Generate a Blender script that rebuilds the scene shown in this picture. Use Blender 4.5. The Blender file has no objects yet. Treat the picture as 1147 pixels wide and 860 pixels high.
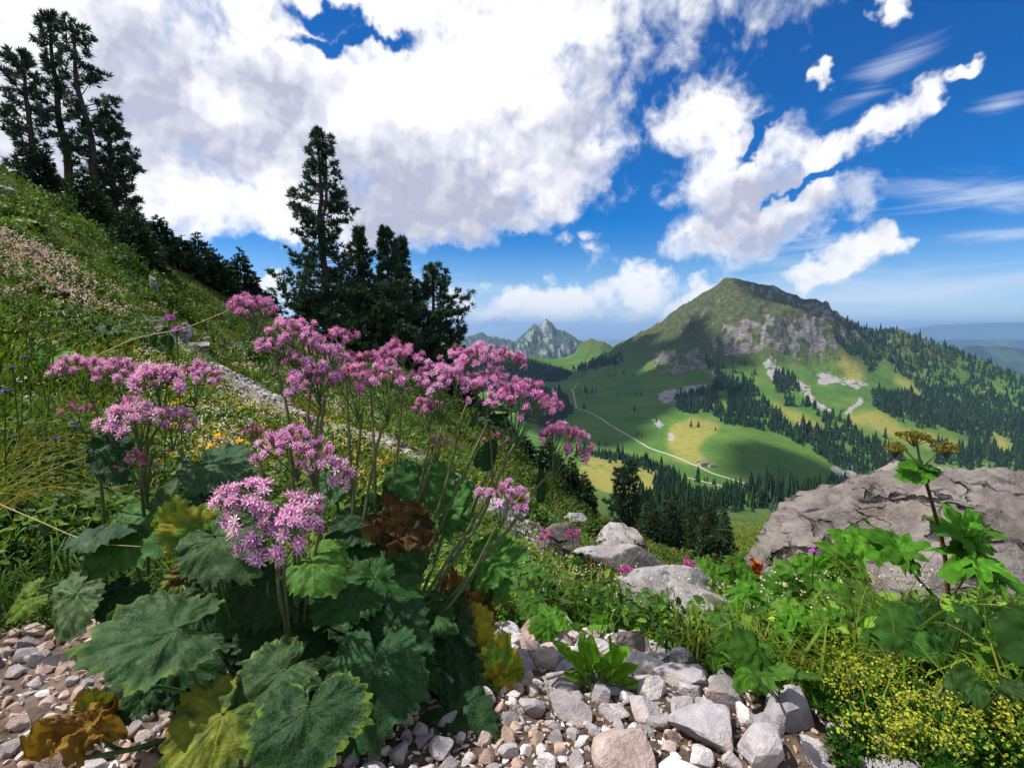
import bpy, math, random
import numpy as np
R = math.radians
SC = bpy.context.scene
COL = SC.collection
random.seed(11)
RNG = np.random.default_rng(11)

# ------------------------------------------------------------------ camera model: eye at the origin, looking along +Y, pitched down
FPX, PITCH = 600.0, R(5.9)
CP, SP = math.cos(PITCH), math.sin(PITCH)

def at(px, py, Y):
    """world point seen at photograph pixel (px, py) at depth Y metres"""
    u, v = (px - 573.5) / FPX, (430.0 - py) / FPX
    d = np.array([u, CP + v * SP, -SP + v * CP])
    return d * (Y / d[1])

def proj(P):
    P = np.asarray(P, float)
    f = P[..., 1] * CP - P[..., 2] * SP
    up = P[..., 1] * SP + P[..., 2] * CP
    f = np.where(f < 1e-3, 1e-3, f)
    return 573.5 + FPX * P[..., 0] / f, 430.0 - FPX * up / f

# ------------------------------------------------------------------ numpy gradient noise
_perm = np.random.default_rng(3).permutation(256)
_perm = np.concatenate([_perm, _perm, _perm])
_g3 = np.random.default_rng(4).normal(size=(256, 3)); _g3 /= np.linalg.norm(_g3, axis=1)[:, None]

def noise3(P):
    P = np.asarray(P, float)
    i = np.floor(P).astype(int); f = P - i; i &= 255
    w = f * f * f * (f * (f * 6 - 15) + 10)
    out = 0
    for dx in (0, 1):
        for dy in (0, 1):
            for dz in (0, 1):
                h = _perm[_perm[_perm[(i[..., 0] + dx) & 255] + ((i[..., 1] + dy) & 255)] + ((i[..., 2] + dz) & 255)]
                g = _g3[h]
                d = g[..., 0] * (f[..., 0] - dx) + g[..., 1] * (f[..., 1] - dy) + g[..., 2] * (f[..., 2] - dz)
                wx = w[..., 0] if dx else 1 - w[..., 0]
                wy = w[..., 1] if dy else 1 - w[..., 1]
                wz = w[..., 2] if dz else 1 - w[..., 2]
                out = out + d * wx * wy * wz
    return out * 1.6

def fbm3(P, oct=5, gain=0.5, lac=2.03):
    s, a, P = 0, 1.0, np.asarray(P, float)
    for k in range(oct):
        s = s + a * noise3(P + 17.3 * k); P = P * lac; a *= gain
    return s

def ridge3(P, oct=5, gain=0.5, lac=2.07):
    s, a, P = 0, 1.0, np.asarray(P, float)
    for k in range(oct):
        s = s + a * (1 - np.abs(noise3(P + 31.7 * k)) * 2); P = P * lac; a *= gain
    return s

def xyz(x, y, z=0.0, s=1.0):
    x, y = np.broadcast_arrays(np.asarray(x, float), np.asarray(y, float))
    return np.stack([x * s, y * s, np.full(x.shape, 0.0) + z], -1)

def sst(a, b, x):
    t = np.clip((x - a) / (b - a), 0, 1); return t * t * (3 - 2 * t)

def in_poly(px, py, poly):
    px, py = np.asarray(px, float), np.asarray(py, float)
    r = np.zeros(px.shape, bool); n = len(poly); j = n - 1
    for i in range(n):
        xi, yi = poly[i]; xj, yj = poly[j]
        c = ((yi > py) != (yj > py)) & (px < (xj - xi) * (py - yi) / ((yj - yi) or 1e-9) + xi)
        r ^= c; j = i
    return r

def poly_dist(x, y, pts):
    """distance of points to a polyline"""
    x, y = np.asarray(x, float), np.asarray(y, float)
    best = np.full(x.shape, 1e18)
    for (ax, ay), (bx, by) in zip(pts[:-1], pts[1:]):
        dx, dy = bx - ax, by - ay
        t = np.clip(((x - ax) * dx + (y - ay) * dy) / (dx * dx + dy * dy + 1e-12), 0, 1)
        best = np.minimum(best, np.hypot(x - ax - t * dx, y - ay - t * dy))
    return best

class RBF:
    def __init__(s, pts, vals, beta=1.4, lam=0.0):
        s.p = np.asarray(pts, float); n = len(s.p); s.b = beta
        d = np.linalg.norm(s.p[:, None] - s.p[None], axis=-1)
        A = np.zeros((n + 1, n + 1)); A[:n, :n] = d ** beta - lam * np.eye(n); A[:n, n] = 1; A[n, :n] = 1
        s.w = np.linalg.solve(A, np.append(np.asarray(vals, float), 0))
    def __call__(s, q):
        q = np.asarray(q, float); sh = q.shape[:-1]; q = q.reshape(-1, q.shape[-1])
        out = np.full(len(q), s.w[-1])
        for i in range(0, len(q), 20000):
            d = np.linalg.norm(q[i:i + 20000, None] - s.p[None], axis=-1)
            out[i:i + 20000] += (d ** s.b) @ s.w[:-1]
        return out.reshape(sh)

# ------------------------------------------------------------------ mesh collecting
class MB:
    def __init__(s): s.v, s.f, s.c, s.n = [], [], [], 0
    def add(s, v, f, c=None):
        v = np.asarray(v, float).reshape(-1, 3); f = np.asarray(f, int)
        if not len(v): return
        if c is None: c = (1, 1, 1)
        c = np.asarray(c, float)
        if c.ndim == 1: c = np.tile(c, (len(v), 1))
        s.v.append(v); s.c.append(c[:, :3]); s.f.append(f + s.n); s.n += len(v)
    def mesh(s, name, mat, smooth=True):
        me = bpy.data.meshes.new(name)
        v = np.concatenate(s.v); c = np.concatenate(s.c)
        li = np.concatenate([f.ravel() for f in s.f]); ln = np.concatenate([np.full(len(f), f.shape[1]) for f in s.f])
        me.vertices.add(len(v)); me.vertices.foreach_set('co', v.astype(np.float32).ravel())
        me.loops.add(len(li)); me.loops.foreach_set('vertex_index', li.astype(np.int32))
        me.polygons.add(len(ln)); me.polygons.foreach_set('loop_start', (np.cumsum(ln) - ln).astype(np.int32))
        me.polygons.foreach_set('loop_total', ln.astype(np.int32))
        me.polygons.foreach_set('use_smooth', np.full(len(ln), smooth))
        a = me.color_attributes.new('col', 'FLOAT_COLOR', 'POINT')
        a.data.foreach_set('color', np.concatenate([c, np.ones((len(c), 1))], 1).astype(np.float32).ravel())
        me.update(calc_edges=True); me.validate()
        if mat: me.materials.append(mat)
        return me
    def build(s, name, mat, parent=None, smooth=True):
        o = bpy.data.objects.new(name, s.mesh(name, mat, smooth)); COL.objects.link(o)
        if parent: o.parent = parent
        return o

def tag(o, label=None, cat=None, group=None, kind=None):
    if label: o['label'] = label
    if cat: o['category'] = cat
    if group: o['group'] = group
    if kind: o['kind'] = kind
    return o

def empty(name, loc, rz=0.0):
    o = bpy.data.objects.new(name, None); o.location = loc; o.rotation_euler = (0, 0, rz)
    o.empty_display_size = 0.05; COL.objects.link(o); return o

def link(name, me, parent=None, loc=(0, 0, 0), rot=(0, 0, 0), scale=(1, 1, 1)):
    o = bpy.data.objects.new(name, me); COL.objects.link(o)
    o.location = loc; o.rotation_euler = rot; o.scale = scale
    if parent: o.parent = parent
    return o

def grid_faces(nu, nv):
    i = np.arange(nu - 1)[:, None] * nv + np.arange(nv - 1)[None]
    i = i.ravel(); return np.stack([i, i + nv, i + nv + 1, i + 1], 1)

def unit(v): v = np.asarray(v, float); return v / (np.linalg.norm(v) + 1e-12)

def tube(pts, rad, n=6, cap=True):
    pts = np.asarray(pts, float); m = len(pts); rad = np.broadcast_to(np.asarray(rad, float), (m,))
    t = np.gradient(pts, axis=0); t /= np.linalg.norm(t, axis=1)[:, None] + 1e-12
    up = np.array([0.0, 0, 1]) if abs(t[0][2]) < 0.9 else np.array([1.0, 0, 0])
    a = np.cross(t, up); a /= np.linalg.norm(a, axis=1)[:, None] + 1e-9; b = np.cross(t, a)
    th = np.arange(n) * 2 * math.pi / n
    v = pts[:, None] + rad[:, None, None] * (np.cos(th)[None, :, None] * a[:, None] + np.sin(th)[None, :, None] * b[:, None])
    k = np.arange(m - 1)[:, None] * n; j = np.arange(n)[None]; j2 = (j + 1) % n
    f = np.stack([k + j, k + j2, k + n + j2, k + n + j], -1).reshape(-1, 4)
    return v.reshape(-1, 3), f

def bez(p0, p1, p2, n=10):
    t = np.linspace(0, 1, n)[:, None]
    return (1 - t) ** 2 * np.asarray(p0) + 2 * t * (1 - t) * np.asarray(p1) + t * t * np.asarray(p2)

# ------------------------------------------------------------------ node expressions
class E:
    """a socket (or a number) with operators that add Math nodes"""
    def __init__(s, nt, sock): s.nt, s.s = nt, sock
    def _m(s, op, *a, clamp=False):
        n = s.nt.nodes.new('ShaderNodeMath'); n.operation = op; n.use_clamp = clamp
        for i, x in enumerate((s,) + a):
            if isinstance(x, E): s.nt.links.new(x.s, n.inputs[i])
            else: n.inputs[i].default_value = x
        return E(s.nt, n.outputs[0])
    def __add__(s, o): return s._m('ADD', o)
    __radd__ = __add__
    def __sub__(s, o): return s._m('SUBTRACT', o)
    def __rsub__(s, o): return (s * -1.0) + o
    def __mul__(s, o): return s._m('MULTIPLY', o)
    __rmul__ = __mul__
    def __truediv__(s, o): return s._m('DIVIDE', o)
    def max(s, o): return s._m('MAXIMUM', o)
    def min(s, o): return s._m('MINIMUM', o)
    def smax(s, o, k): return s._m('SMOOTH_MAX', o, k)
    def pow(s, o): return s._m('POWER', o)
    def abs(s): return s._m('ABSOLUTE')
    def sin(s): return s._m('SINE')
    def clamp(s): return s._m('ADD', 0.0, clamp=True)
    def rng(s, a, b, c=0.0, d=1.0, kind='SMOOTHSTEP'):
        n = s.nt.nodes.new('ShaderNodeMapRange'); n.interpolation_type = kind
        s.nt.links.new(s.s, n.inputs[0])
        for i, x in enumerate((a, b, c, d)): n.inputs[i + 1].default_value = x
        return E(s.nt, n.outputs[0])

def setin(nt, inp, x):
    if isinstance(x, E): nt.links.new(x.s, inp)
    elif hasattr(x, 'is_output'): nt.links.new(x, inp)
    elif isinstance(x, (tuple, list)):
        inp.default_value = tuple(x) + ((1.0,) if len(x) == 3 and len(inp.default_value) == 4 else ())
    else: inp.default_value = x

def mixc(nt, f, a, b, mode='MIX'):
    n = nt.nodes.new('ShaderNodeMix'); n.data_type = 'RGBA'; n.blend_type = mode
    setin(nt, n.inputs[0], f); setin(nt, n.inputs[6], a); setin(nt, n.inputs[7], b)
    return E(nt, n.outputs[2])

def noise(nt, vec, scale, detail=4, rough=0.55, dist=0.0, out=0):
    n = nt.nodes.new('ShaderNodeTexNoise'); n.inputs['Scale'].default_value = scale
    n.inputs['Detail'].default_value = detail; n.inputs['Roughness'].default_value = rough
    n.inputs['Distortion'].default_value = dist
    if vec is not None: setin(nt, n.inputs['Vector'], vec)
    return E(nt, n.outputs[out])

def voro(nt, vec, scale, feature='F1', out='Distance'):
    n = nt.nodes.new('ShaderNodeTexVoronoi'); n.feature = feature; n.inputs['Scale'].default_value = scale
    setin(nt, n.inputs['Vector'], vec); return E(nt, n.outputs[out])

def mat(name, rough=0.8, spec=0.2):
    m = bpy.data.materials.new(name); m.use_nodes = True; nt = m.node_tree
    b = nt.nodes['Principled BSDF']; b.inputs['Roughness'].default_value = rough
    b.inputs['Specular IOR Level'].default_value = spec
    return m, nt, b

def attr(nt, name='col'):
    n = nt.nodes.new('ShaderNodeAttribute'); n.attribute_name = name; return n
def gpos(nt): return E(nt, nt.nodes.new('ShaderNodeNewGeometry').outputs['Position'])
def opos(nt): return E(nt, nt.nodes.new('ShaderNodeTexCoord').outputs['Object'])
def scalev(nt, v, s):
    n = nt.nodes.new('ShaderNodeVectorMath'); n.operation = 'MULTIPLY'
    setin(nt, n.inputs[0], v); n.inputs[1].default_value = s; return E(nt, n.outputs[0])
def bump(nt, b, h, strength=0.5, dist=0.02):
    n = nt.nodes.new('ShaderNodeBump'); n.inputs['Strength'].default_value = strength
    n.inputs['Distance'].default_value = dist; setin(nt, n.inputs['Height'], h)
    nt.links.new(n.outputs[0], b.inputs['Normal']); return n

def leaf_mat(name, trans=0.3, rough=0.45, spec=0.35, var=0.35, tint=(1, 1, 1), nscale=60.0):
    """foliage: colour from the mesh, broken up by noise, a little light through the blade"""
    m, nt, b = mat(name, rough, spec)
    c = attr(nt).outputs['Color']
    nz = noise(nt, gpos(nt), nscale, 3)
    f = nz.rng(0.25, 0.75, 1 - var, 1 + var, 'LINEAR')
    cm = nt.nodes.new('ShaderNodeVectorMath'); cm.operation = 'SCALE'
    nt.links.new(c, cm.inputs[0]); nt.links.new(f.s, cm.inputs['Scale'])
    tm = nt.nodes.new('ShaderNodeVectorMath'); tm.operation = 'MULTIPLY'
    nt.links.new(cm.outputs[0], tm.inputs[0]); tm.inputs[1].default_value = tint
    nt.links.new(tm.outputs[0], b.inputs['Base Color'])
    if trans > 0:
        tr = nt.nodes.new('ShaderNodeBsdfTranslucent')
        t2 = nt.nodes.new('ShaderNodeVectorMath'); t2.operation = 'MULTIPLY'
        nt.links.new(tm.outputs[0], t2.inputs[0]); t2.inputs[1].default_value = (1.3, 1.35, 0.7)
        nt.links.new(t2.outputs[0], tr.inputs['Color'])
        mx = nt.nodes.new('ShaderNodeMixShader'); mx.inputs[0].default_value = trans
        nt.links.new(b.outputs[0], mx.inputs[1]); nt.links.new(tr.outputs[0], mx.inputs[2])
        nt.links.new(mx.outputs[0], nt.nodes['Material Output'].inputs['Surface'])
    return m

# ------------------------------------------------------------------ camera, render settings, sun
cam_d = bpy.data.cameras.new('camera'); cam = bpy.data.objects.new('camera', cam_d); COL.objects.link(cam)
cam_d.sensor_width = 36.0; cam_d.lens = 36.0 * FPX / 1147.0; cam_d.clip_start = 0.02; cam_d.clip_end = 90000
cam.location = (0, 0, 0); cam.rotation_euler = (R(90) - PITCH, 0, 0); SC.camera = cam
SC.render.engine = 'CYCLES'
SC.cycles.use_denoising = True; SC.cycles.adaptive_threshold = 0.015
SC.cycles.max_bounces = 6; SC.cycles.diffuse_bounces = 3; SC.cycles.glossy_bounces = 2
SC.cycles.transmission_bounces = 3; SC.cycles.volume_bounces = 0; SC.cycles.transparent_max_bounces = 8
SC.cycles.sample_clamp_indirect = 6.0
SC.view_settings.view_transform = 'Standard'; SC.view_settings.look = 'None'
SC.view_settings.gamma = 1.0; SC.view_settings.exposure = 0.48; SC.view_settings.use_curve_mapping = False

SUN_AZ, SUN_EL = R(-84), R(58)          # azimuth from the view axis (negative: left), elevation
SUN_DIR = np.array([math.sin(SUN_AZ) * math.cos(SUN_EL), math.cos(SUN_AZ) * math.cos(SUN_EL), math.sin(SUN_EL)])
sl = bpy.data.lights.new('sun', 'SUN'); sl.energy = 5.0; sl.angle = R(0.8); sl.color = (1.0, 0.95, 0.87)
so = bpy.data.objects.new('sun', sl); COL.objects.link(so)
from mathutils import Vector, Matrix
so.rotation_euler = Vector(SUN_DIR).to_track_quat('Z', 'Y').to_euler()
# ------------------------------------------------------------------ sky: Nishita blue, cumulus and thin cirrus placed by direction (azimuth, elevation)
def build_sky():
    w = bpy.data.worlds.new('World'); SC.world = w; w.use_nodes = True; nt = w.node_tree
    bg = nt.nodes['Background']; bg.inputs['Strength'].default_value = 0.15
    sk = nt.nodes.new('ShaderNodeTexSky'); sk.sky_type = 'NISHITA'; sk.sun_disc = False
    sk.sun_elevation = SUN_EL; sk.sun_rotation = SUN_AZ; sk.altitude = 1800; sk.air_density = 1.0
    sk.dust_density = 0.3; sk.ozone_density = 2.5

    def azel(px, py):
        d = at(px, py, 1.0); return np.array([math.atan2(d[0], d[1]), math.atan2(d[2], math.hypot(d[0], d[1]))])

    def metric(px, py, rx, ry, rot):
        """two vectors v1, v2 so that (p.v1)^2+(p.v2)^2 = 1 on the blob's rim, p = (az, el, 1)"""
        c, s = math.cos(R(rot)), math.sin(R(rot))
        p0 = azel(px, py); ex = (azel(px + c * rx, py - s * rx) - p0); ey = (azel(px + s * ry, py + c * ry) - p0)
        A = np.linalg.inv(np.stack([ex, ey], 1)); o = -A @ p0
        return (A[0, 0], A[0, 1], o[0]), (A[1, 0], A[1, 1], o[1])

    def blobs(t, p, items, k=0.3):
        acc = None
        for it in items:
            px, py, rx, ry = it[:4]; rot = it[4] if len(it) > 4 else 0
            v1, v2 = metric(px, py, rx, ry, rot)
            d = []
            for v in (v1, v2):
                n = t.nodes.new('ShaderNodeVectorMath'); n.operation = 'DOT_PRODUCT'
                t.links.new(p.s, n.inputs[0]); n.inputs[1].default_value = v; d.append(E(t, n.outputs['Value']))
            q = 1.0 - (d[0] * d[0] + d[1] * d[1])._m('SQRT')
            acc = q if acc is None else acc.smax(q, k)
        return acc

    CUM = [(120, 110, 250, 150), (330, 120, 200, 190), (470, 130, 200, 150), (560, 60, 165, 120), (610, 150, 95, 95),
           (500, 232, 150, 78, 0), (400, 240, 120, 60), (610, 205, 70, 55), (330, 245, 120, 60), (190, 215, 110, 60), (20, 190, 110, 110), (60, 20, 160, 90),
           (640, 20, 85, 65), (250, -60, 700, 120),
           (790, 140, 68, 50, 35), (825, 205, 95, 75, 20), (880, 232, 105, 46, 24), (800, 265, 70, 38, 5), (930, 172, 80, 26, 31), (985, 138, 50, 20, 30), (1030, 112, 44, 14, 30), (1080, 84, 34, 7, 25),
           (952, 288, 58, 22, 27), (985, 268, 26, 20, 0), (910, 310, 32, 16, 10),
           (655, 285, 50, 27), (628, 270, 28, 20), (612, 328, 66, 42), (618, 300, 36, 27), (578, 332, 32, 22), (643, 332, 42, 30), (548, 360, 40, 20), (714, 326, 42, 29), (690, 362, 36, 9), (772, 340, 54, 18, 30),
           (512, 332, 42, 27), (545, 322, 20, 9, 25), (310, 318, 32, 26), (345, 350, 45, 30), (995, 6, 22, 26, 40),
           (905, 92, 16, 12, 30), (660, 270, 26, 18)]
    NEG = [(366, 18, 42, 13, -18), (402, 40, 42, 10, 8), (366, 42, 28, 9, 0), (845, 160, 28, 7, 45), (905, 205, 44, 5, 24), (300, 285, 40, 18, 0), (560, 300, 160, 26, 12)]
    GREY = [(500, 240, 190, 75, -6), (480, 265, 150, 40, -6), (430, 215, 90, 60), (250, 130, 170, 110, 0), (640, 130, 70, 110, 0), (90, 170, 150, 90), (140, 60, 150, 50), (430, 190, 140, 70), (880, 262, 110, 30, 15), (845, 225, 60, 35, 20), (600, 366, 90, 8), (960, 305, 50, 9, 25)]
    BRIGHT = [(612, 318, 60, 34), (655, 278, 48, 24), (714, 318, 40, 24), (515, 328, 40, 22), (772, 332, 50, 16, 30), (440, 70, 90, 60, 0), (560, 45, 110, 55, 0), (470, 120, 120, 50, 20), (330, 30, 90, 60), (240, 105, 40, 70, 40), (20, 30, 90, 60), (300, 250, 80, 60), (200, 215, 80, 30), (620, 90, 50, 40), (285, 40, 60, 40), (680, 165, 40, 25)]

    def n2(vec, scale, detail, rough, dist=0.0, out=0):
        e = noise(nt, vec, scale, detail, rough, dist, out); e.s.node.noise_dimensions = '2D'; e.s.node.normalize = True
        return e
    def v2(vec, scale):
        e = voro(nt, vec, scale); e.s.node.voronoi_dimensions = '2D'; return e
    def vmad(a, k, c):
        n = nt.nodes.new('ShaderNodeVectorMath'); n.operation = 'MULTIPLY_ADD'
        nt.links.new(a, n.inputs[0]); n.inputs[1].default_value = k
        if isinstance(c, tuple): n.inputs[2].default_value = c
        else: nt.links.new(c, n.inputs[2])
        return n.outputs[0]

    tc = nt.nodes.new('ShaderNodeTexCoord')
    sx = nt.nodes.new('ShaderNodeSeparateXYZ'); nt.links.new(tc.outputs['Generated'], sx.inputs[0])
    x, y, z = (E(nt, sx.outputs[i]) for i in range(3))
    az = x._m('ARCTAN2', y); el = z._m('ARCSINE')
    cb = nt.nodes.new('ShaderNodeCombineXYZ'); nt.links.new(az.s, cb.inputs[0]); nt.links.new(el.s, cb.inputs[1]); cb.inputs[2].default_value = 1.0
    P = E(nt, cb.outputs[0])
    wn = n2(P, 9.0, 4, 0.65, 0.0, 'Color')
    PW = E(nt, vmad(vmad(wn.s, (1, 1, 0), (-.5, -.5, 0)), (0.13, 0.10, 0), P.s))
    PV = E(nt, vmad(vmad(wn.s, (1, 1, 0), (-.5, -.5, 0)), (0.06, 0.05, 0), P.s))
    base = blobs(nt, PW, CUM, 0.22)
    neg = blobs(nt, PW, NEG, 0.05)
    fb = n2(P, 15.0, 8, 0.66, 0.3)
    puff = v2(PV, 21.0); puff2 = v2(PV, 52.0)
    D = base + (fb - 0.5) * 1.05 - (puff - 0.45) * 0.34 - (puff2 - 0.45) * 0.18 - (neg * 0.8 + (fb - 0.5) * 1.9).rng(-0.85, 1.0) * 1.15
    alpha = D.rng(-0.14, 0.62)
    # relief: the same billows looked up a little towards the sun
    SH = E(nt, vmad(PV.s, (1, 1, 1), (-0.008, 0.016, 0)))
    relief = ((v2(SH, 21.0) - puff) * 0.8 + (v2(SH, 52.0) - puff2) * 0.35 + (n2(SH, 15.0, 5, 0.62, 0.3) - fb) * 1.4)
    grey = blobs(nt, PW, GREY, 0.3); br = blobs(nt, PW, BRIGHT, 0.3)
    lown = n2(P, 7.0, 5, 0.6)
    gm = (grey + (lown - 0.5) * 1.1).rng(-0.45, 0.85)
    bm = (br + (fb - 0.5) * 1.2).rng(-0.3, 0.85)
    shade = (gm * 0.95 - bm * 0.8 - relief * 0.55 + (lown - 0.5) * 0.4 + 0.02).clamp()
    shade = shade * D.rng(0.0, 0.5)
    cc = mixc(nt, shade, (5.2, 5.2, 5.3), (2.6, 2.65, 3.3))
    # thin cirrus low on the right
    mp = nt.nodes.new('ShaderNodeMapping'); nt.links.new(P.s, mp.inputs[0]); mp.inputs['Rotation'].default_value = (0, 0, R(-9)); mp.inputs['Scale'].default_value = (2.2, 17, 1)
    ci = n2(E(nt, mp.outputs[0]), 1.7, 7, 0.6, 0.6)
    cmask = blobs(nt, P, [(1080, 215, 190, 26, -2), (1010, 330, 280, 40, 2), (1120, 265, 110, 14, 8), (905, 300, 120, 40, 0), (985, 90, 70, 22, 35), (1120, 118, 50, 14, 18), (560, 345, 260, 40, 0)], 0.2)
    cir = (cmask * 0.7 + (ci - 0.5) * 2.6).rng(-0.05, 1.1) * 0.62
    hz = el.rng(R(-1), R(9), 0.55, 0.0)                        # milky air near the horizon
    hs = nt.nodes.new('ShaderNodeHueSaturation'); nt.links.new(sk.outputs[0], hs.inputs['Color']); hs.inputs['Saturation'].default_value = 1.6; hs.inputs['Value'].default_value = 0.60
    hs.inputs['Hue'].default_value = 0.512
    c0 = mixc(nt, hz, E(nt, hs.outputs[0]), (2.0, 3.35, 5.2))
    c1 = mixc(nt, cir, c0, (4.0, 4.3, 5.0))
    c2 = mixc(nt, alpha, c1, cc)
    # bright cloud added to the unseen sky overhead and behind the camera, as fill
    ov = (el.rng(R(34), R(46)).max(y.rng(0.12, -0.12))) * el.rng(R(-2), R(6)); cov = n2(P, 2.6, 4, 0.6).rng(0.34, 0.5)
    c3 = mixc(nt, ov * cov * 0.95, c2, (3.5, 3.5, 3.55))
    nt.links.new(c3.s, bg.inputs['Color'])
    w.cycles.sampling_method = 'MANUAL'; w.cycles.sample_map_resolution = 512
build_sky()
# ------------------------------------------------------------------ near hillside (polar sheet round the eye)
NEARC = [  # pixel, depth
 (0,860,.76),(300,860,.75),(573,860,.74),(850,860,.74),(1147,860,.74),(-250,860,.80),(1400,860,.74),
 (0,740,1.02),(200,740,1.02),(450,760,.95),(750,760,1.0),(1000,760,1.0),(1147,760,1.0),
 (0,650,1.32),(80,600,1.62),(200,600,1.7),(30,500,2.5),(120,470,3.0),(-200,560,1.6),(-250,440,2.6),
 (60,400,4.2),(150,400,4.6),(50,330,6.2),(50,260,9.0),(0,250,8.6),(-150,200,8.0),(10,215,13.0),(-150,100,14.0),
 (100,270,11.0),(160,330,10.0),(150,300,14.0),(200,330,16.0),(215,385,9.5),(240,345,18.0),(280,345,24.0),(290,400,11),
 (240,412,8.0),(300,450,6.2),(340,480,5.2),(420,480,6.0),(430,420,20.0),(500,412,28.0),(450,540,3.4),(400,450,10.0),(330,400,22),
 (560,560,4.6),(500,470,12.0),(560,505,12.0),(600,560,11.0),(560,505,26.0),(600,548,18.0),(650,592,11.0),(655,578,22.0),(700,606,56.0),(640,585,40.0),
 (620,640,3.5),(580,690,1.75),(660,700,1.6),(720,720,1.4),(700,680,2.2),(760,708,1.7),(760,694,3.0),(720,650,5.6),(760,680,7.5),(800,668,16.0),(760,632,24.0),(830,600,70.0),(760,602,75.0),
 (840,712,1.65),(900,690,1.75),(1000,700,1.75),(1140,690,1.75),(850,682,3.2),(950,665,3.6),(1147,640,3.2),(900,640,9.0),(1100,600,14.0),(1300,600,12.0),(1300,700,1.9),
 (870,582,110.0),(900,580,120.0),(1000,590,120.0),(1200,596,110.0),(1500,640,80.0),(1500,760,1.2),(600,610,110.0),(700,620,120.0),(500,470,120.0),(300,400,110.0),(100,310,100.0),(-200,150,100.0),(-80,200,40),(60,260,40),
]
Z0 = -0.66
_p, _v = [], []
for px, py, Y in NEARC:
    P = at(px, py, Y); r = math.hypot(P[0], P[1]); _p.append((math.atan2(P[0], P[1]) * 1.6, math.log(r))); _v.append((P[2] - Z0) / r)
_near = RBF(_p, _v, 1.5, 0.02)

def hill(x, y, detail=True):
    x, y = np.asarray(x, float), np.asarray(y, float)
    r = np.hypot(x, y) + 1e-6
    t = _near(np.stack([np.arctan2(x, y) * 1.6, np.log(np.clip(r, .3, 400))], -1))
    z = Z0 + t * r
    if detail:
        z = z + 0.022 * fbm3(xyz(x, y, 0, 3.2), 4) * sst(.3, 1.2, r)
        z = z + 0.11 * fbm3(xyz(x, y, 5, 0.75), 3) * sst(1.8, 5, r)
        z = z + 0.30 * fbm3(xyz(x, y, 9, 0.19), 4) * sst(5, 16, r)
    return z

def hit(px, py, y0=.5, y1=90.0):
    """where the line of sight through a photograph pixel first meets the hillside"""
    Y = np.exp(np.linspace(math.log(y0), math.log(y1), 900)); P = np.array([at(px, py, 1.0)]) * Y[:, None]; k = np.nonzero(P[:, 2] < hill(P[:, 0], P[:, 1]))[0]
    return P[k[0]] if len(k) else P[-1]
PATH = [tuple(hit(*q)[:2]) for q in [(212,392),(245,412),(285,438),(330,468),(385,490),(450,514),(530,550),(596,602),(625,632)]]

def scree_mask(x, y):
    """bare stones in the foreground, in metres on the ground"""
    n = 0.10 * fbm3(xyz(x, y, 3, 3.0), 3)
    a = in_poly(np.asarray(x) + n, np.asarray(y) + n * .6, [tuple(at(*q)[:2]) for q in
        [(60,900,.70),(470,740,1.02),(545,718,1.25),(600,700,1.55),(665,700,1.52),(715,715,1.42),(765,738,1.22),(835,765,1.0),(925,800,.86),(985,862,.74),(1010,980,.55),(573,1100,.5),(100,1000,.6)]])
    b = in_poly(np.asarray(x) + n, np.asarray(y) + n * .6, [tuple(at(*q)[:2]) for q in
        [(-260,720,1.05),(-60,690,1.14),(60,694,1.13),(200,680,1.16),(330,690,1.15),(450,700,1.2),(560,700,1.4),(520,800,.88),(300,930,.64),(-100,960,.66),(-300,900,.76)]])
    return (a | b).astype(float)

def near_sheet():
    na, nr = 620, 460
    A = np.linspace(R(-100), R(88), na); L = np.exp(np.linspace(math.log(.22), math.log(170), nr))
    aa, rr = np.meshgrid(A, L, indexing='ij'); x, y = rr * np.sin(aa), rr * np.cos(aa)
    z = hill(x, y); z -= 6.0 * sst(110, 170, rr)
    dp = poly_dist(x, y, PATH)
    path = 1 - sst(.48, .85, dp + .18 * fbm3(xyz(x, y, 2, 2.2), 3))
    z -= .05 * path
    scr = scree_mask(x, y)
    bare = np.clip(.5 + .9 * fbm3(xyz(x, y, 7, .9), 4), 0, 1)
    m = MB(); m.add(np.stack([x, y, z], -1), grid_faces(na, nr), np.stack([path, scr, bare], -1).reshape(-1, 3))
    mt, nt, b = mat('hillside_soil_and_turf', .95, .1)
    sp = nt.nodes.new('ShaderNodeSeparateColor'); nt.links.new(attr(nt).outputs['Color'], sp.inputs[0])
    pa, sc, ba = (E(nt, sp.outputs[i]) for i in range(3)); g = gpos(nt)
    n1, n2, n3 = noise(nt, g, 2.2, 6, .65), noise(nt, g, 26, 5, .65), noise(nt, g, .5, 4)
    turf = mixc(nt, n1.rng(.35, .65), (.024, .045, .008), (.085, .098, .018))
    turf = mixc(nt, n3.rng(.42, .62), turf, (.05, .085, .016))
    turf = mixc(nt, (ba * n2).rng(.42, .6), turf, (.085, .068, .038))
    vc = voro(nt, g, 34, out='Color'); vd = voro(nt, g, 34)
    sv = nt.nodes.new('ShaderNodeSeparateColor'); nt.links.new(vc.s, sv.inputs[0])
    grav = mixc(nt, E(nt, sv.outputs[0]), (.24, .22, .22), (.46, .44, .45))
    soil = mixc(nt, n2.rng(.3, .7), (.035, .024, .017), (.12, .085, .062))
    soil = mixc(nt, n1.rng(.4, .65), soil, (.16, .12, .10))
    c = mixc(nt, pa, turf, grav); c = mixc(nt, sc, c, soil)
    nt.links.new(c.s, b.inputs['Base Color'])
    bump(nt, b, n2 + vd * .6, .9, .02)
    o = m.build('hillside', mt); tag(o, kind='structure')
near_sheet()

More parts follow.
